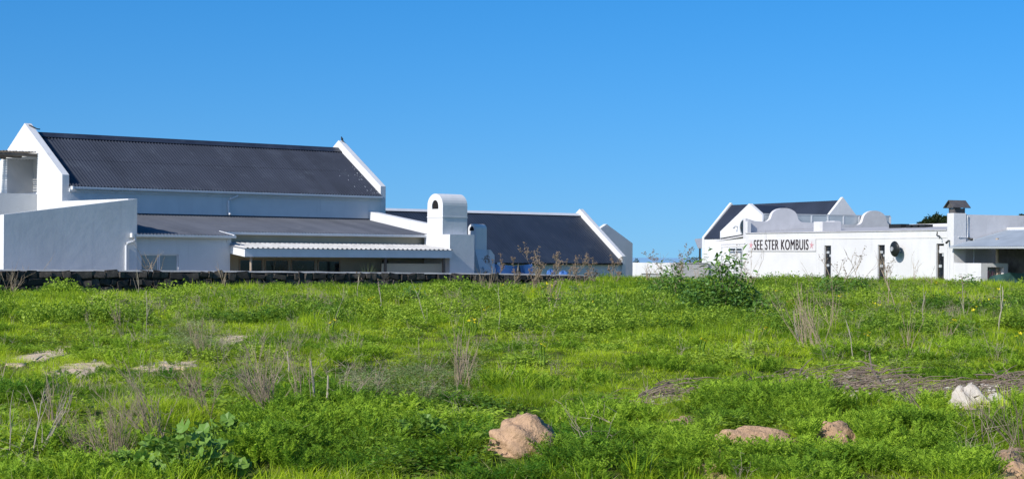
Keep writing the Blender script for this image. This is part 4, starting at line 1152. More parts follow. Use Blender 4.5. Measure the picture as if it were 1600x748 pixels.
rot = np.stack([g.normal(0, .12, n), g.normal(0, .12, n), g.uniform(0, 6.283, n)], 1)
for k, (nm, label) in enumerate((('grass', 'bright green long grass covering the open field'), ('feather', 'dark feathery weeds with finely cut leaves in the foreground'), ('broad', 'low broad-leaved green weeds among the grass'), ('herb', 'greyish green and brown dying herbs among the grass'))):
    s = keep & (kind == k); m = int(s.sum())
    sc = g.uniform(.75, 1.25, m); sx = sc * np.where(Y[s] > 60, 1.35, 1.0)
    if k == 0:
        idx = np.where(low[s] & (g.random(m) < .75), g.integers(8, 11, m), np.where(Y[s] < 30, g.integers(0, 4, m), g.integers(4, 8, m)))
        idx = np.where(tall[s] & (g.random(m) < np.where(Y[s] < 34, .035, np.where(Y[s] > 80, .32, .10))), g.integers(11, 13, m), idx)
        sz = sc * np.where(idx >= 8, 1, np.where(tall[s], 1.15, .75)) * (.8 + .5 * pat[s])
        tall_band = Y[s] > 66
        hgt = .46 + .74 * sstep(Y[s], 42, 66); sz = np.where(idx >= 11, sz * np.where(Y[s] < 34, .5, .8), sz * hgt); sx = sx * np.where(Y[s] < 45, .8, 1)
    elif k == 1: idx = g.integers(0, 4, m); sz = sc * (.35 + .65 * pat[s]); sx = sx * .75
    elif k == 2:
        idx = np.where((Y[s] > 38), g.integers(4, 7, m), g.integers(0, 4, m)); sz = sc * (.45 + .7 * pat[s])
        sx = np.where(Y[s] > 38, sx * .85, sx); sz = sz * np.where(Y[s] > 38, 1.1 + 1.3 * vnoise(X[s], Y[s], 2.0, 44) ** 2, 1)
    else: idx = g.integers(0, 3, m); sz = sc * .75
    wa_, wb_ = FA.loc(X[s], Y[s]); sz = sz * (1 - .42 * sstep(wb_, WBK - 9, WBK - 2) * (wa_ < 25))     # lower growth by the stone wall
    o = instancer({'grass': 'grass', 'feather': 'feathery_weeds', 'broad': 'broad_leaf_weeds', 'herb': 'greyish_herbs'}[nm], MESH[nm], np.stack([X[s], Y[s], Z[s]], 1), rot[s], np.stack([sx, sx, sz], 1), idx, tint0[s])
    tag(o, label, {'grass': 'grass', 'feather': 'weeds', 'broad': 'weeds', 'herb': 'herbs'}[nm], kind='stuff')

def stalk_mesh(seed, n, h, rad):
    r = random.Random(seed); m = MB()
    for _ in range(n):
        a = r.uniform(0, 6.283); q = rad * r.random(); p = Vector((q * math.cos(a), q * math.sin(a), -.02)); d = Vector((r.gauss(0, .3), r.gauss(0, .3), 1)).normalized()
        pts = [p]; L = h * r.uniform(.4, 1.1)
        for k in range(4):
            d = (d + Vector((r.gauss(0, .14), r.gauss(0, .14), 0))).normalized(); pts.append(pts[-1] + d * L / 4)
        m.tube(pts, [.0035, .003, .0025, .002, .001], 3, cap=False)
        for k in range(r.randint(1, 4)):
            b = pts[r.randint(2, 4)]; e = b + Vector((r.gauss(0, .08), r.gauss(0, .08), r.uniform(.02, .1))) * (L * 2.2)
            m.tube([b, e], [.002, .001], 3, cap=False)
    me = m.mesh('dry', fix=False); me.materials.append(M['dry_stalk']); return me
M['dry_stalk'] = surface('straw_coloured_stalks', (.40, .335, .235), .9, .35, 3, col2=(.24, .185, .135), lo=.45, hi=.6)
DRYZ = [[(0, 590), (200, 600), (330, 590), (330, 748), (0, 748)], [(330, 470), (560, 470), (540, 650), (340, 660)], [(1180, 445), (1600, 445), (1600, 560), (1200, 560)], [(690, 440), (920, 440), (900, 520), (720, 640)], [(150, 480), (330, 470), (340, 560), (160, 560)], [(520, 585), (760, 560), (760, 640), (540, 650)], [(1420, 640), (1600, 640), (1600, 748), (1480, 700)]]
Xd, Yd, Zd, pxd, pyd = cover(lambda y: 3.4 if y < 30 else (1.7 if y < 60 else .8), 13, 113, 15)
gd_ = np.random.default_rng(16); md_ = len(Xd); zone_d = anyin(DRYZ, pxd, pyd, 14, 17)
kd = (gd_.random(md_) < np.where(zone_d, .8, .10)) & (vnoise(Xd, Yd, 1.3, 41) > .34) & ~anyin(BARE + SAND + MAL, pxd, pyd, 2, 18)
nd_ = int(kd.sum())
od = instancer('dry_stalks', [stalk_mesh(120 + k, 7, .42, .10) for k in range(5)], np.stack([Xd[kd], Yd[kd], Zd[kd]], 1), np.stack([gd_.normal(0, .15, nd_), gd_.normal(0, .15, nd_), gd_.uniform(0, 6.28, nd_)], 1), np.repeat(gd_.uniform(.55, 1.25, (nd_, 1)), 3, 1) * np.where(Yd[kd] > 45, 1.35, .9)[:, None], gd_.integers(0, 5, nd_), gd_.random(nd_))
tag(od, 'thin straw coloured dead stalks standing through the grass', 'dry stalks', kind='stuff')

# ------------------------------------------------------------------ bare soil, mounds, stones, litter
def patch(poly, name, mat, dome=.04, step=26):
    """irregular bare patch draped on the field"""
    c = np.mean(poly, 0)
    ring = []
    n = len(poly)
    for i in range(n):
        for t in np.linspace(0, 1, 8, endpoint=False):
            q = np.array(poly[i]) * (1 - t) + np.array(poly[(i + 1) % n]) * t
            q = q + (q - c) * random.uniform(-.06, .34)
            ring.append(on_ground(q[0], q[1])[:2])
    ring = np.array(ring); cc = ring.mean(0); m = MB(); K = 16; nr = len(ring)
    for j in range(K + 1):
        f = 1.06 - j / K
        if j == K: f = 0.02
        for i in range(nr):
            p = cc + (ring[i] - cc) * f
            m.v.append((p[0], p[1], gz(p[0], p[1]) + (-.03 if j == 0 else .016 + dome * (1 - f) * random.uniform(.8, 1.2))))
    for j in range(K):
        for i in range(nr): m.f.append((j * nr + i, j * nr + (i + 1) % nr, (j + 1) * nr + (i + 1) % nr, (j + 1) * nr + i))
    m.f.append(tuple(K * nr + i for i in range(nr)))
    o = m.build(name, mat, smooth=True)
    return tag(o, kind='structure')
for p in BARE: patch(p, 'bare_soil', M['sand_pale'], .02)
for p in LITTER: patch(p, 'bare_soil', M['litter_soil'], .05)
for k in (1, 4, 5): patch(SAND[k], 'bare_soil', M['sand'], .07)

def lump(name, x0, x1, ytop, ybot, mat, label, cat, seed, depth=.8, group=None, sharp=.16, flat=1.0):
    """boulder or heap standing where its foot meets the ground; size from its width at that distance"""
    X0, Y0, Z0 = on_ground((x0 + x1) / 2, ybot)
    w = (x1 - x0) / F * Y0 / 2 * 1.08; h = (ybot - ytop) / F * Y0 * flat
    r = random.Random(seed); bm = bmesh.new()
    bmesh.ops.create_icosphere(bm, subdivisions=5 if sharp < .1 else 4, radius=1.0)
    ph = [Vector((r.uniform(-1, 1), r.uniform(-1, 1), r.uniform(-1, 1))).normalized() for _ in range(9)]
    cut = [r.uniform(.60, .92) for _ in range(9)]
    for v in bm.verts:
        d = v.co.normalized(); k = 1.0
        for q, c in zip(ph, cut):
            dt = d.dot(q)
            if dt > .01: k = min(k, c / dt) if sharp > .1 else k
        k *= 1 + .10 * math.sin(5 * d.x + seed) * math.sin(4 * d.y + 2 * seed) + .05 * math.sin(11 * d.z + 9 * d.x + seed) + r.uniform(-.018, .018)
        k *= 1 + .13 * (mnoise.fractal(d * 1.6 + Vector((seed, 0, 0)), 1.0, 2.1, 5)) * (1.0 if sharp < .1 else .5)
        v.co = Vector((d.x * k * w * 1.03, d.y * k * w * depth, (d.z * k if d.z > 0 else d.z * .3) * h))
    me = bpy.data.meshes.new(name); bm.to_mesh(me); bm.free()
    for p in me.polygons: p.use_smooth = True
    o = obj(name, me, mat, None, (X0, Y0 + w * depth * .6, Z0 - .01), (0, 0, r.uniform(-.2, .2)))
    return tag(o, label, cat, group)
lump('sand_mound', 764, 872, 642, 706, M['sand'], 'largest pinkish sand mound, cracked open and half hidden by feathery weeds', 'mound', 3, .95, sharp=0, flat=.86)
lump('sand_mound', 876, 906, 640, 656, M['sand'], 'tiny round pinkish sand mound beside the largest mound', 'mound', 5, .9, sharp=0)
lump('sand_mound', 1278, 1338, 658, 692, M['sand'], 'small domed pinkish sand mound near the long low sand ridge', 'mound', 8, .8, sharp=0)
lump('sand_mound', 1114, 1240, 666, 694, M['sand'], 'long low ridge of pinkish sand among feathery weeds', 'mound', 11, .35, sharp=0)
lump('sand_mound', 1568, 1612, 704, 745, M['sand'], 'pinkish sand heap beside the grey concrete shard', 'mound', 31, .7, sharp=0, flat=.6)
lump('rock', 1487, 1543, 599, 634, M['rock'], 'largest pale limestone boulder lying in the twig litter', 'rock', 21)
lump('rock', 1541, 1586, 613, 633, M['rock'], 'flat pale limestone beside the largest boulder', 'rock', 22, .9)
lump('rock', 1536, 1562, 606, 620, M['rock'], 'tan stone tucked behind the flat pale limestone', 'rock', 23)
lump('rock', 1420, 1441, 622, 632, M['rock'], 'whitish stone at the grassy edge of the twig litter', 'rock', 24)
lump('rock', 1282, 1296, 617, 624, M['rock'], 'small pale stone below the widest part of the twig litter', 'rock', 25)
lump('rock', 1543, 1566, 711, 724, M['slab'], 'thin grey concrete shard beside a sand heap', 'rock', 26, .5)
lump('rock', 497, 509, 549, 555, M['rock'], 'lone small pale stone in the short yellowish grass', 'rock', 27)
lump('rock', 1546, 1556, 576, 582, M['rock'], 'lone whitish stone in grass behind the boulder', 'rock', 28)
# many small stones and twigs lying on the bare ground
pb = MB(); tw = MB(); r = random.Random(9)
icos = [((0, 0, 1)), (1, 0, 0), (0, 1, 0), (-1, 0, 0), (0, -1, 0), (0, 0, -1)]
_b = bmesh.new(); bmesh.ops.create_icosphere(_b, subdivisions=1, radius=1.0); ico2 = [tuple(v.co) for v in _b.verts]; ico2f = [tuple(v.index for v in f.verts) for f in _b.faces]; _b.free()
icf = [(0, 1, 2), (0, 2, 3), (0, 3, 4), (0, 4, 1), (5, 2, 1), (5, 3, 2), (5, 4, 3), (5, 1, 4)]
def in_polys(polys, n):
    out = []
    for p in polys:
        p = np.array(p); lo = p.min(0); hi = p.max(0); area = (hi - lo).prod()
        m = int(n * area / 6000) + 8; k = 0
        while k < m:
            q = (r.uniform(lo[0] - 6, hi[0] + 6), r.uniform(lo[1] - 2, hi[1] + 2))
            if inside([tuple(z) for z in p], np.array([q[0]]), np.array([q[1] + r.gauss(0, 2)]))[0]: out.append(on_ground(*q))
            k += 1
    return out
for X0, Y0, Z0 in in_polys(LITTER, 420) + in_polys(BARE, 25):
    s = r.uniform(.008, .035) * (1 + (r.random() < .12) * 1.5)
    vv = [(X0 + v[0] * s * r.uniform(.75, 1.2), Y0 + v[1] * s * r.uniform(.75, 1.2), Z0 + .03 + v[2] * s * .7 * r.uniform(.8, 1.15)) for v in ico2]
    pb.add(vv, ico2f)
tag(pb.build('gravel', M['rock'], smooth=False), 'scattered small pale stones on the bare soil and litter', 'gravel', kind='stuff')
for X0, Y0, Z0 in in_polys(LITTER, 300):
    L = r.uniform(.06, .42) * (1 if r.random() < .85 else 2); a = r.gauss(.0, .8); d = Vector((math.cos(a), math.sin(a), r.uniform(-.06, .22))) * L
    p = Vector((X0, Y0, Z0 + .04 + r.random() * .08)); k = p + d * .5 + Vector((r.uniform(-.02, .02), r.uniform(-.02, .02), r.uniform(0, .04)))
    tw.tube([p, k, p + d], [r.uniform(.004, .010), r.uniform(.003, .008), .002], 4, cap=False)
tag(tw.build('twig_litter', M['twig'], fix=False), 'grey brown layer of dead twigs and chips', 'twigs', kind='stuff')
def dead_branch(pts, rad, label, mat='twig', seed=0):
    r = random.Random(seed); P = []
    for x, y, dz in pts:
        X0, Y0, Z0 = on_ground(x, y); P.append(Vector((X0, Y0, Z0 + dz)))
    t = thing('dead_branch', label, 'branch', P[0])
    P = [p - P[0] for p in P]
    MB().tube(P, [rad * (1 - .6 * i / (len(P) - 1)) for i in range(len(P))], 7).build('limb', M[mat], t)
    for i in range(5):
        q = P[r.randrange(1, len(P))] * r.uniform(.5, 1); d = Vector((r.uniform(-.3, .3), r.uniform(-.15, .15), r.uniform(.02, .2)))
        MB().tube([q, q + d * .6 + Vector((0, 0, .02)), q + d], [rad * .4, rad * .3, .002], 5).build('twig', M[mat], t)
dead_branch([(998, 630, .05), (1020, 618, .08), (1045, 610, .10), (1072, 606, .12)], .022, 'arched bare branch at the weedy end of the litter strip', seed=1)
dead_branch([(1120, 622, .04), (1160, 610, .08), (1215, 600, .10)], .02, 'straight dead branch lying along the litter beside feathery weeds', seed=2)
dead_branch([(1400, 628, .04), (1375, 612, .10), (1362, 596, .16), (1358, 588, .3)], .022, 'forked dead branch rising from the middle of the litter', seed=3)
dead_branch([(1600, 612, .04), (1575, 604, .10), (1535, 596, .12)], .02, 'thin dead branch behind the largest boulder', seed=4)
dead_branch([(1240, 612, .03), (1248, 606, .12), (1252, 600, .2)], .018, 'short crooked stub sticking up from the litter', seed=5)

# ------------------------------------------------------------------ dry weeds and bare shrubs
def dry_weed(x, yb, h_px, lean, spread, n_main, depth, label, seed, mat='stalk', heads=False, rad=.006, group=None, name='dry_weed', elev=0.0):
    r = random.Random(seed)
    X0, Y0, Z0 = on_ground(x, yb)
    sc = Y0 / F; H_ = h_px * sc
    t = thing(name, label, 'dry weed' if name == 'dry_weed' else 'bare shrub', (X0, Y0, Z0), 0, group)
    tips = []
    def grow(m, p, d, L, rr, lev):
        pts = [p]; q = p; dd = d.copy(); k = 4
        for i in range(k):
            dd = (dd + Vector((r.gauss(0, .11), r.gauss(0, .11), r.gauss(.02, .06)))).normalized(); q = q + dd * (L / k); pts.append(q)
        m.tube(pts, [rr * (1 - .55 * i / k) for i in range(k + 1)], 5, cap=False)
        tips.append(q)
        if lev < depth:
            for i in range(r.randint(2, 4)):
                b = pts[r.randint(1, k)]
                nd = (dd + Vector((r.gauss(0, spread), r.gauss(0, spread), r.gauss(.05, spread * .4)))).normalized()
                grow(m, b, nd, L * r.uniform(.35, .62), rr * .55, lev + 1)
    built = []
    for i in range(n_main):
        m = MB(); q = Vector((r.gauss(0, .05 * H_), r.gauss(0, .05 * H_), -.03))
        d = Vector((lean + r.gauss(0, spread), r.gauss(0, spread), 1)).normalized()
        grow(m, q, d, H_ * r.uniform(.6, .95), max(rad, sc * (.85 if name == 'bare_shrub' else .62)) * r.uniform(.8, 1.2), 0)
        built.append(m)
    fz_ = H_ / max(.05, max(p.z for p in tips))
    tips = [p * fz_ for p in tips]
    for m in built:
        m.v = [(x_ * fz_, y_ * fz_, z_ * fz_) for x_, y_, z_ in m.v]
        m.build('stalk', M[mat], t, fix=False)
    if heads:
        hd = MB()
        for p in tips:
            for _ in range(3):
                q = p + Vector((r.gauss(0, .03), r.gauss(0, .03), r.gauss(.01, .02))); s = r.uniform(.018, .035)
                hd.add([(q.x + v[0] * s, q.y + v[1] * s, q.z + v[2] * s * .6) for v in icos], icf)
        tag(hd.build('seed_heads', M['seed'], t, fix=False), kind='stuff')
    return t
def say(kind_word, x, h, ln, i, places, hs):
    hs = sorted(hs); k = hs.index(h) / max(1, len(hs) - 1)
    size = 'tallest' if k == 1 else 'shortest' if k == 0 else 'rather tall' if k > .66 else 'middling' if k > .33 else 'rather short'
    pose = 'upright' if abs(ln) < .08 else 'leaning' if abs(ln) < .2 else 'slanting'
    for lim, pl in places:
        if x < lim: return f'{size} {pose} {kind_word} {pl}'
PLACE_WALL = ((60, 'by the stone wall below the raking wall end'), (130, 'by the stone wall below the raking white wall'), (200, 'by the stone wall near the downpipe'), (300, 'by the stone wall below the shuttered window'), (360, 'by the stone wall below blank lean-to wall'), (500, 'by the stone wall before the awning'), (730, 'by the stone wall before the awning end'), (790, 'by the wall beside the small chimney'), (850, 'by the wall before the blue tarpaulin'), (920, 'by the wall end'), (2000, 'past the wall end'))
PLACE_REST = ((1050, 'before the garage door'), (1085, 'before the garage and sea'), (1120, 'before the grey yard wall'), (1200, 'before the sign end of the restaurant'), (1310, 'before the slit window next to the sign'), (1390, 'before the middle slit window'), (1440, 'before the dish on the wall'), (2000, 'before the slit window near the chimney'))
PLACE_MID = ((260, 'in grass above the bare soil patches'), (560, 'in open grass below the awning'), (680, 'in open grass below the arched chimney'), (800, 'in open grass below the small chimney'), (900, 'in open grass below the wall end'), (1290, 'in the field below the sign'), (1390, 'in the field below the dish'), (1470, 'in the field below the cowled chimney'), (2000, 'in the field below the terrace canopy'))
# along the stone wall
WG = 'dry weeds along the stone wall'
LBL = 'dry grey branching weed standing against the dark stone wall'
for i, (x, yb, h, ln) in enumerate(((14, 470, 62, .0), (22, 468, 46, -.1), (58, 462, 62, -.25), (100, 458, 52, .25), (128, 456, 40, .15), (178, 462, 62, .0), (228, 456, 54, .05), (245, 458, 80, -.05), (292, 452, 34, .0), (352, 458, 46, -.25), (388, 446, 30, .1), (418, 446, 50, .1), (466, 446, 30, .0))):
    dry_weed(x, yb, h * 1.1, ln, .32, 3, 2, say('dry grey branching weed', x, h, ln, i, PLACE_WALL, [62, 46, 52, 40, 54, 80, 34, 30, 50]), 200 + i, 'stalk', False, .008, WG)
LB2 = 'dry brown weed with clustered seed heads by the far end of the stone wall'
for i, (x, yb, h, ln, nm) in enumerate(((772, 446, 62, .1, 2), (800, 450, 60, -.1, 2), (838, 462, 96, .05, 5), (862, 472, 116, -.06, 2), (880, 452, 72, .15, 3), (905, 452, 66, .1, 3), (930, 448, 62, -.05, 3), (960, 446, 60, .05, 3), (745, 446, 34, .0, 2), (700, 442, 60, .0, 1))):
    dry_weed(x, yb, h * .8, ln, .30, nm, 3, say('brown seeding weed', x, h, ln, i, PLACE_WALL, [62, 60, 96, 116, 72, 66, 34]), 230 + i, 'stalk', True, .006, 'seeding dry weeds by the wall end')
# in front of the restaurant and garage
LB3 = 'leafless grey weed silhouetted against the white restaurant wall'
for i, (x, yb, h, ln) in enumerate(((1172, 462, 72, -.25), (1182, 460, 92, .2), (1268, 452, 40, 0), (1318, 458, 66, -.2), (1345, 450, 58, .1), (1396, 488, 88, -.03), (1384, 452, 44, .0), (1429, 448, 52, .05), (1456, 452, 34, 0), (1300, 450, 48, .2))):
    dry_weed(x, yb, h * 1.1, ln, .3, 2, 2, say('leafless grey weed', x, h, ln, i, PLACE_REST, [72, 92, 40, 66, 58, 88, 44, 52, 34, 48]), 260 + i, 'stalk', i % 3 == 0, .006, 'bare weeds before the restaurant')
LB4 = 'leafless weed rising against the sky and garage between the houses'
for i, (x, yb, h, ln) in enumerate(((1012, 446, 40, -.1), (1040, 452, 66, -.2), (1058, 456, 84, -.05), (1072, 452, 70, .1), (1090, 448, 50, .1), (1160, 462, 50, .1))):
    dry_weed(x, yb, h * .9, ln, .28, 3, 3, say('leafless weed', x, h, ln, i, PLACE_REST, [40, 66, 84, 70, 50]), 280 + i, 'stalk', i == 2, .006, 'bare weeds before the garage')
# tall single stalks in mid field
LB5 = 'single tall bleached stalk standing in the open grass'
for i, (x, yb, h, ln) in enumerate(((524, 514, 62, .05), (600, 494, 50, .0), (664, 520, 76, .02), (770, 520, 80, -.04), (858, 512, 66, 0), (1250, 545, 54, -.1), (1338, 565, 60, 0), (1510, 500, 60, 0), (1440, 520, 70, .03), (1560, 520, 70, -.04), (560, 470, 40, .1), (215, 470, 46, 0), (232, 520, 60, .05))):
    dry_weed(x, yb, h * 1.1, ln, .14, 1, 1, say('single bleached stalk', x, h, ln, i, PLACE_MID, [62, 50, 76, 80, 66, 54, 60, 70, 40, 46]), 300 + i, 'stalk_pale', i % 3 == 1, .005, 'single stalks in the field')
LB6 = 'loose bundle of dead upright stalks in the mid field grass'
for i, (x, yb, h, ln, nm) in enumerate(((1262, 540, 78, -.12, 7), (1282, 545, 84, -.2, 6), (1300, 520, 80, -.1, 4), (722, 600, 82, .0, 6), (188, 510, 40, -.2, 8), (760, 470, 50, 0, 5), (860, 480, 50, .1, 4), (1420, 545, 60, 0, 5), (1480, 540, 50, .1, 5))):
    dry_weed(x, yb, h * 1.1, ln, .13, nm + 2, 1, say('bundle of dead stalks', x, h, ln, i, PLACE_MID, [78, 84, 80, 82, 40, 50, 60]), 330 + i, 'stalk', False, .005, 'stalk bundles in the field')
# foreground bare shrubs
BS = 'bare_shrub'
dry_weed(425, 655, 150, -.16, .16, 20, 2, 'tallest bare twiggy shrub beside two bleached upright sticks', 350, 'stalk', False, .006, name=BS)
dry_weed(430, 658, 150, -.75, .22, 7, 3, 'dark bare shrub sweeping sideways at the foot of the tallest twiggy shrub', 351, 'twig', False, .008, name=BS)
dry_weed(470, 650, 140, .05, .14, 5, 2, 'thin grey stalks standing just behind the two bleached sticks', 362, 'stalk', False, .005, name=BS)
dry_weed(250, 700, 150, -.50, .24, 12, 3, 'arching bare grey shrub above the big-leaved mallow', 352, 'stalk', False, .007, name=BS)
dry_weed(180, 740, 170, -.15, .26, 24, 3, 'dense twiggy dead bush beside the mallow', 353, 'stalk', False, .0045, name=BS)
dry_weed(140, 735, 120, -.30, .30, 15, 3, 'low fuzzy dead bush merging with the dense twiggy one', 363, 'stalk', False, .004, name=BS)
dry_weed(50, 722, 120, .45, .10, 3, 2, 'forked dead stem leaning over long grass left of the dead bush', 354, 'stalk_pale', False, .009, name=BS)
dry_weed(84, 690, 125, .02, .06, 12, 1, 'upright sheaf of grey dead stems below a bare soil patch', 355, 'stalk', False, .007, name=BS)
dry_weed(296, 628, 66, .0, .32, 14, 2, 'small reddish dead tuft behind the arching shrub', 356, 'seed', False, .005, name=BS)
dry_weed(14, 720, 110, .12, .10, 2, 1, 'lone bleached stem standing in dense grass far from the mallow', 357, 'stalk_pale', False, .006, name=BS)
dry_weed(318, 562, 84, -.40, .20, 9, 2, 'greyish dead bush beside the short strip of bare soil', 358, 'stalk', False, .006, name=BS)
dry_weed(330, 660, 110, -.2, .2, 6, 2, 'sparse grey stalks between the arching shrub and the tallest shrub', 364, 'stalk', False, .004, name=BS)
dry_weed(1450, 655, 100, -.7, .22, 3, 2, 'dark thin dead twig leaning over grass below the whitish stone', 359, 'twig', False, .006, name=BS)
dry_weed(1540, 700, 110, -.1, .18, 3, 2, 'dark thin dead twig in the grass below the largest boulder', 360, 'twig', False, .005, name=BS)
dry_weed(1595, 705, 110, -.4, .2, 6, 2, 'tangle of dead twigs above the grey concrete shard', 361, 'twig', False, .005, name=BS)
dry_weed(1262, 545, 110, -.28, .10, 10, 1, 'largest sheaf of dead stems leaning in the field below the sign wall', 365, 'stalk', False, .006, name=BS)
dry_weed(722, 610, 110, -.02, .08, 10, 1, 'upright dark sheaf of dead stems rising from the greyish herbs', 366, 'stalk', False, .005, name=BS)
for x, y0, y1, dx, lab in ((508, 646, 586, 4, 'upright bleached stick, the one standing alone right of its leaning twin'), (492, 640, 560, -8, 'long leaning bleached stick beside the tallest bare shrub'), (452, 585, 548, -4, 'short bleached stick behind the tallest bare shrub')):
    X0, Y0, Z0 = on_ground(x, y0); h = (y0 - y1) / F * Y0
    m = MB(); m.tube([(0, 0, -.03), (dx / F * Y0 * .5 + .01, 0, h * .5), (dx / F * Y0, .02, h)], [.014, .012, .008], 6)
    tag(m.build('stick', M['stalk_pale']), lab, 'stick').location = (X0, Y0, Z0)

# ------------------------------------------------------------------ leafy plants that stand out
def lobed_leaf(seed, lobes=5):
    """round shallow-lobed mallow leaf, one unit across, cupped"""
    r = random.Random(seed); n = lobes * 4; m = MB(); m.v.append((0, 0, 0))
    for i in range(n + 1):
        t = -math.pi * .86 + 1.72 * math.pi * i / n
        k = .5 * (1 - .17 * (.5 - .5 * math.cos(2 * math.pi * i / 4))) * r.uniform(.95, 1.05)
        m.v.append((k * math.cos(t), k * math.sin(t), .10 * k * math.cos(2 * math.pi * i / 4) + .15 * k))
    for i in range(n): m.f.append((0, i + 1, i + 2))
    me = m.mesh('leaf', fix=False, smooth=False); me.materials.append(M['mallow']); return me
LM = [lobed_leaf(k) for k in range(4)]
def mallow(x, yb, wpx, hpx, n, label, seed):
    r = random.Random(seed); X0, Y0, Z0 = on_ground(x, yb); sc = Y0 / F; W = wpx * sc / 2; Hh = hpx * sc
    t = thing('mallow_plant', label, 'plant', (X0, Y0, Z0))
    stems = MB()
    for k in range(n):
        a = r.uniform(0, 6.283); q = math.sqrt(r.random()); zz = Hh * (1 - .75 * q * q) * r.uniform(.45, 1.0) + .03
        p = Vector((W * q * math.cos(a), W * .75 * q * math.sin(a), zz)); L = r.uniform(.075, .135)
        stems.tube([(p.x * .25, p.y * .25, 0), (p.x * .7, p.y * .7, zz * .65), p], [.005, .004, .003], 4, cap=False)
        obj('leaf', LM[r.randrange(4)], None, t, p, (r.gauss(.25, .45), r.gauss(-.15, .45), a + r.uniform(-.8, .8)), L)
    stems.build('stems', M['mallow'], t, fix=False)
    return t
mallow(290, 752, 190, 84, 120, 'largest mallow plant, big lobed pale green leaves over dark gaps', 401)
mallow(345, 700, 110, 44, 55, 'smaller mallow plant with pale lobed leaves beside the largest one', 402)
mallow(205, 758, 110, 50, 50, 'low mallow plant spreading under the dead twiggy bush', 403)
mallow(655, 690, 80, 34, 40, 'low round-leaved mallow among broad weeds near the largest sand mound', 404)

def long_leaf(seed):
    m = MB(); n = 5; r = random.Random(seed)
    for i in range(n + 1):
        t = i / n; w = .16 * math.sin(math.pi * min(1, t * .92 + .06)) ** .8; z = .10 * t - .28 * t * t
        m.v += [(t, -w, z + .05 * (w / .16)), (t, 0, z), (t, w, z + .05 * (w / .16))]
    for i in range(n):
        for j in range(2): m.f.append((3 * i + j, 3 * i + 3 + j, 3 * i + 4 + j, 3 * i + 1 + j))
    me = m.mesh('leaf', fix=False); me.materials.append(M['shrub']); return me
SL = [long_leaf(k) for k in range(3)]
def leafy_shrub(x, yb, wpx, hpx, n, leaf, label, seed, stems_n=5, top=None):
    r = random.Random(seed); X0, Y0, Z0 = on_ground(x, yb); sc = Y0 / F; W = wpx * sc / 2; Hh = hpx * sc
    t = thing('leafy_shrub', label, 'shrub', (X0, Y0, Z0))
    tips = []
    for k in range(stems_n):
        m = MB(); a = r.uniform(0, 6.283); q = math.sqrt(r.random()); e = Vector((W * .8 * q * math.cos(a), W * .6 * q * math.sin(a), Hh * (1 - .5 * q) * (1 if k else 1)))
        if k == 0 and top is not None: e = Vector((top * sc, 0, Hh))
        md = Vector((e.x * .4 + r.gauss(0, .03), e.y * .4, e.z * .5))
        m.tube([(0, 0, -.03), md, e], [.014, .010, .005], 6, cap=False); m.build('stem', M['stalk'], t, fix=False); tips.append((md, e))
    for k in range(n):
        md, e = tips[0 if r.random() < .3 else r.randrange(stems_n)]; f = r.random() ** .8
        p = md.lerp(e, f) if r.random() < .75 else md * r.uniform(.4, 1)
        spread = .22 * W + .05
        p = p + Vector((r.gauss(0, spread), r.gauss(0, spread), r.gauss(0, .05 * Hh)))
        p.z = max(.04, p.z); a = math.atan2(p.y - e.y * .5 * f, p.x - e.x * .5 * f) + r.gauss(0, .9)
        obj('leaf', SL[r.randrange(3)], None, t, p, (r.gauss(0, .35), r.gauss(-.05, .45), a), leaf * r.uniform(.65, 1.25))
    def cf(r):
        q = math.sqrt(r.random()); a = r.uniform(0, 6.283); hh = Hh * 1.0 * (1 - .78 * q)
        return Vector((W * q * math.cos(a), W * .7 * q * math.sin(a), .04 + hh * r.random() ** .7))
    m = MB()
    for _ in range(n * 8):
        p = cf(r); d = Vector((r.gauss(0, 1), r.gauss(0, 1), r.gauss(.1, .5))).normalized()
        m.add(*leaf_quad(p, d, Vector((r.gauss(0, .6), r.gauss(0, .6), 1)), leaf * .7 * r.uniform(.6, 1.3), leaf * .34))
    tag(m.build('foliage', M['shrub'], t, fix=False), kind='stuff')
    return t
leafy_shrub(1126, 496, 140, 100, 290, .21, 'tallest dark green leafy shrub standing against the restaurant corner', 411, 9, 4)
leafy_shrub(1050, 480, 96, 74, 170, .18, 'leafy shrub with a single spire of leaves before the garage', 412, 6, 2)
leafy_shrub(1300, 470, 60, 40, 70, .22, 'low dark leafy shrub before a slit window of the restaurant', 413, 5, 0)
leafy_shrub(1345, 462, 44, 30, 50, .2, 'low dark leafy shrub between two slit windows', 414, 4, 0)
leafy_shrub(1512, 458, 50, 32, 60, .2, 'low leafy shrub before the low terrace wall', 415, 4, 0)
leafy_shrub(1190, 500, 60, 30, 70, .2, 'small bright leafy shrub at the skirt of the tallest shrub', 416, 5, 0)
leafy_shrub(900, 470, 50, 24, 50, .18, 'small leafy shrub in grass near the end of the stone wall', 417, 4, 0)
leafy_shrub(640, 475, 60, 26, 50, .18, 'small leafy shrub in the open grass below the awning', 418, 4, 0)

# spiky plant behind the wall
a0, _ = FA.b(575, 412, -8.6); p = FA.w(a0, -8.6, -.1)
t = thing('spiky_plant', 'pale spiky leaved plant behind the stone wall before the awning', 'plant', p)
r = random.Random(5)
for k in range(26):
    az = r.uniform(0, 6.283); h = r.uniform(1.1, 1.55); ln = r.uniform(.15, .6); m = MB()
    m.add(*blade(r, Vector((.05 * math.cos(az), .05 * math.sin(az), 0)), az, h, ln, .05, 4)); m.build('leaf', M['spiky'], t, fix=False)

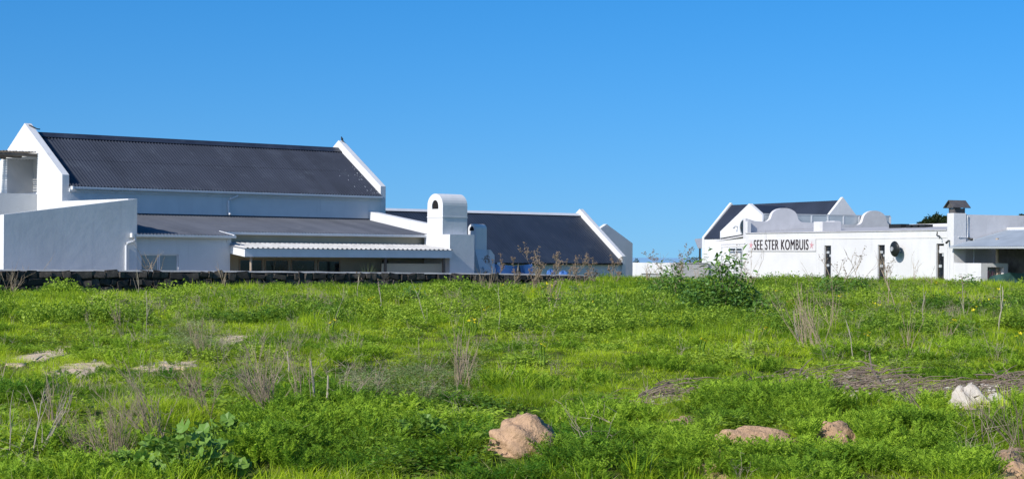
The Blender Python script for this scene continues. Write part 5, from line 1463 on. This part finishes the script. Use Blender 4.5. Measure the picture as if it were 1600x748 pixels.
# yellow flowers
fl = []
for k in range(5):
    pass
pet = MB()
for k in range(5):
    a = 2 * math.pi * k / 5; d = Vector((math.cos(a), math.sin(a), .55)).normalized(); s = Vector((-math.sin(a), math.cos(a), 0))
    pet.add([(0, 0, 0), d * .6 + s * .30, d * 1.0 + s * .12, d * 1.0 - s * .12, d * .6 - s * .30], [(0, 1, 2, 3, 4)])
petm = pet.mesh('petals', fix=False); petm.materials.append(M['petal'])
stm = MB().tube([(0, 0, -1), (.03, .02, -.5), (0, 0, 0)], .012, 5, cap=False).mesh('stem', fix=False); stm.materials.append(M['broad'])
def flower(x, y, size, label, group, k):
    # the flower head is .3 m up; its place follows from the ground under it
    X0, Y0, Z0 = on_ground(x, y, .30)
    t = thing('yellow_flower', label, 'flower', (X0, Y0, Z0), k * 1.3, group)
    sz = size / F * Y0
    for q in range(3):
        off = Vector((math.cos(q * 2.1 + k) * sz * .55, math.sin(q * 2.1 + k) * sz * .55, .30 - q * sz * .35))
        obj('petals', petm, None, t, off, (random.uniform(-.4, .6), random.uniform(-.4, .4), q), sz * .55)
        obj('stem', stm, None, t, off, None, (1, 1, off.z))
FW = [(391, 436, 5), (411, 436, 5), (741, 455, 5), (769, 458, 6), (798, 458, 5), (806, 450, 4), (812, 456, 5), (815, 449, 4), (828, 455, 4), (848, 449, 5), (856, 444, 6), (879, 455, 4), (845, 491, 4), (736, 497, 5), (740, 500, 4), (848, 538, 4), (1194, 512, 6), (1314, 461, 5), (1369, 475, 6), (1328, 485, 4), (1465, 441, 6), (1458, 463, 5), (1548, 467, 6), (1559, 450, 5), (1592, 521, 5), (700, 470, 5), (655, 452, 5), (760, 480, 5), (785, 447, 6), (822, 447, 6), (835, 452, 5), (865, 462, 5), (905, 446, 5), (930, 470, 5), (1010, 452, 5), (1210, 455, 5), (1235, 470, 5), (1280, 478, 6), (1400, 452, 6), (1425, 470, 5), (1500, 462, 6), (1522, 480, 5), (1575, 470, 6), (1490, 500, 5), (1355, 520, 5), (1100, 530, 5), (520, 500, 5), (450, 455, 5), (386, 570, 6), (580, 465, 5), (330, 450, 4), (300, 470, 4)]
for k, (x, y, sz) in enumerate(FW):
    if y < 470 and x < 1000: lab, gp = 'yellow sorrel flowers at the top of the field near the stone wall', 'sorrel flowers near the stone wall'
    elif x > 1000 and y < 500: lab, gp = 'yellow sorrel flowers in tall grass before the restaurant', 'sorrel flowers before the restaurant'
    else: lab, gp = 'yellow sorrel flowers scattered lower down the open field', 'sorrel flowers in the open field'
    if (x, y) == (386, 570): lab, gp = 'single bright yellow flower behind the tallest bare shrub', None
    flower(x, y, sz * 1.4, lab, gp, k)

# ------------------------------------------------------------------ trees and hedges beyond the houses
def leaf_cloud(n, centre_fn, size, seed):
    r = random.Random(seed); m = MB()
    for _ in range(n):
        p = centre_fn(r); d = Vector((r.gauss(0, 1), r.gauss(0, 1), r.gauss(0, .7))).normalized()
        m.add(*leaf_quad(p, d, Vector((r.gauss(0, 1), r.gauss(0, 1), 1)), size * r.uniform(.6, 1.3), size * .5))
    return m
def tree(x, ytop, Z, wpx, label, seed, group='trees behind the restaurant'):
    top = yard(x, ytop, Z); r0 = random.Random(seed); W = wpx / F * Z / 2; g0 = gz(top.x, Z)
    t = thing('tree', label, 'tree', (top.x, Z, g0), 0, group)
    h = top.z - g0
    tr = MB(); tr.tube([(0, 0, -.2), (.1, 0, h * .4), (.05, .1, h * .8)], [.22, .16, .05], 8)
    blobs = []
    for k in range(12):
        a = r0.uniform(0, 6.283); q = r0.random(); c = Vector((W * .75 * q * math.cos(a), W * .75 * q * math.sin(a), h - W * .45 - W * r0.uniform(0, .9) * (q + .3))); blobs.append((c, W * r0.uniform(.22, .42)))
        tr.tube([(.05, .05, h * .55), c * .6 + Vector((0, 0, h * .25)), c], [.07, .05, .02], 5)
    blobs.append((Vector((0, 0, h - W * .3)), W * .3))
    tr.build('trunk', M['timber'], t)
    def cf(r):
        c, rad = blobs[r.randrange(len(blobs))]
        return c + Vector((r.gauss(0, 1), r.gauss(0, 1), r.gauss(0, .8))).normalized() * rad * r.uniform(.4, 1.05)
    leaf_cloud(2600, cf, .22, seed).build('crown', M['tree'], t, fix=False)
tree(1463, 333, 165, 34, 'taller dark bushy tree showing above the flat restaurant roof', 501)
tree(1446, 342, 168, 26, 'lower dark bushy tree beside the taller one above the restaurant roof', 502)
tree(1484, 335, 172, 22, 'dark tree partly hidden behind the cowled chimney', 503)
tree(1596, 334, 190, 26, 'dark tree top just clearing the side wall of the restaurant', 504)
def hedge(x0, x1, yt, Z, label, seed, mat):
    p0, p1 = yard(x0, yt, Z), yard(x1, yt, Z); g0 = gz(p0.x, Z); L = p1.x - p0.x; h = p0.z - g0
    t = thing('hedge' if mat == 'hedge' else 'bush', label, 'hedge' if mat == 'hedge' else 'bush', (p0.x, Z, g0))
    def cf(r):
        s = r.random(); hh = h * (1 if mat == 'hedge' else math.sin(math.pi * (s * .9 + .05)) ** .6)
        return Vector((L * s, r.gauss(0, .35), hh * r.uniform(.3, 1.0) + r.gauss(0, .05)))
    leaf_cloud(int(900 + 260 * L), cf, .15, seed).build('foliage', M[mat], t, fix=False)
    st = MB()
    for k in range(5): st.tube([(L * (k + .5) / 5, 0, -.1), (L * (k + .5) / 5 + .1, .05, h * .8)], .03, 5)
    st.build('stem', M['timber'], t)
hedge(1074, 1112, 402, 146, 'olive brown clipped hedge above the yard wall', 511, 'hedge')
hedge(985, 1004, 404.5, 150, 'dark low bush showing above the white garage', 512, 'tree')
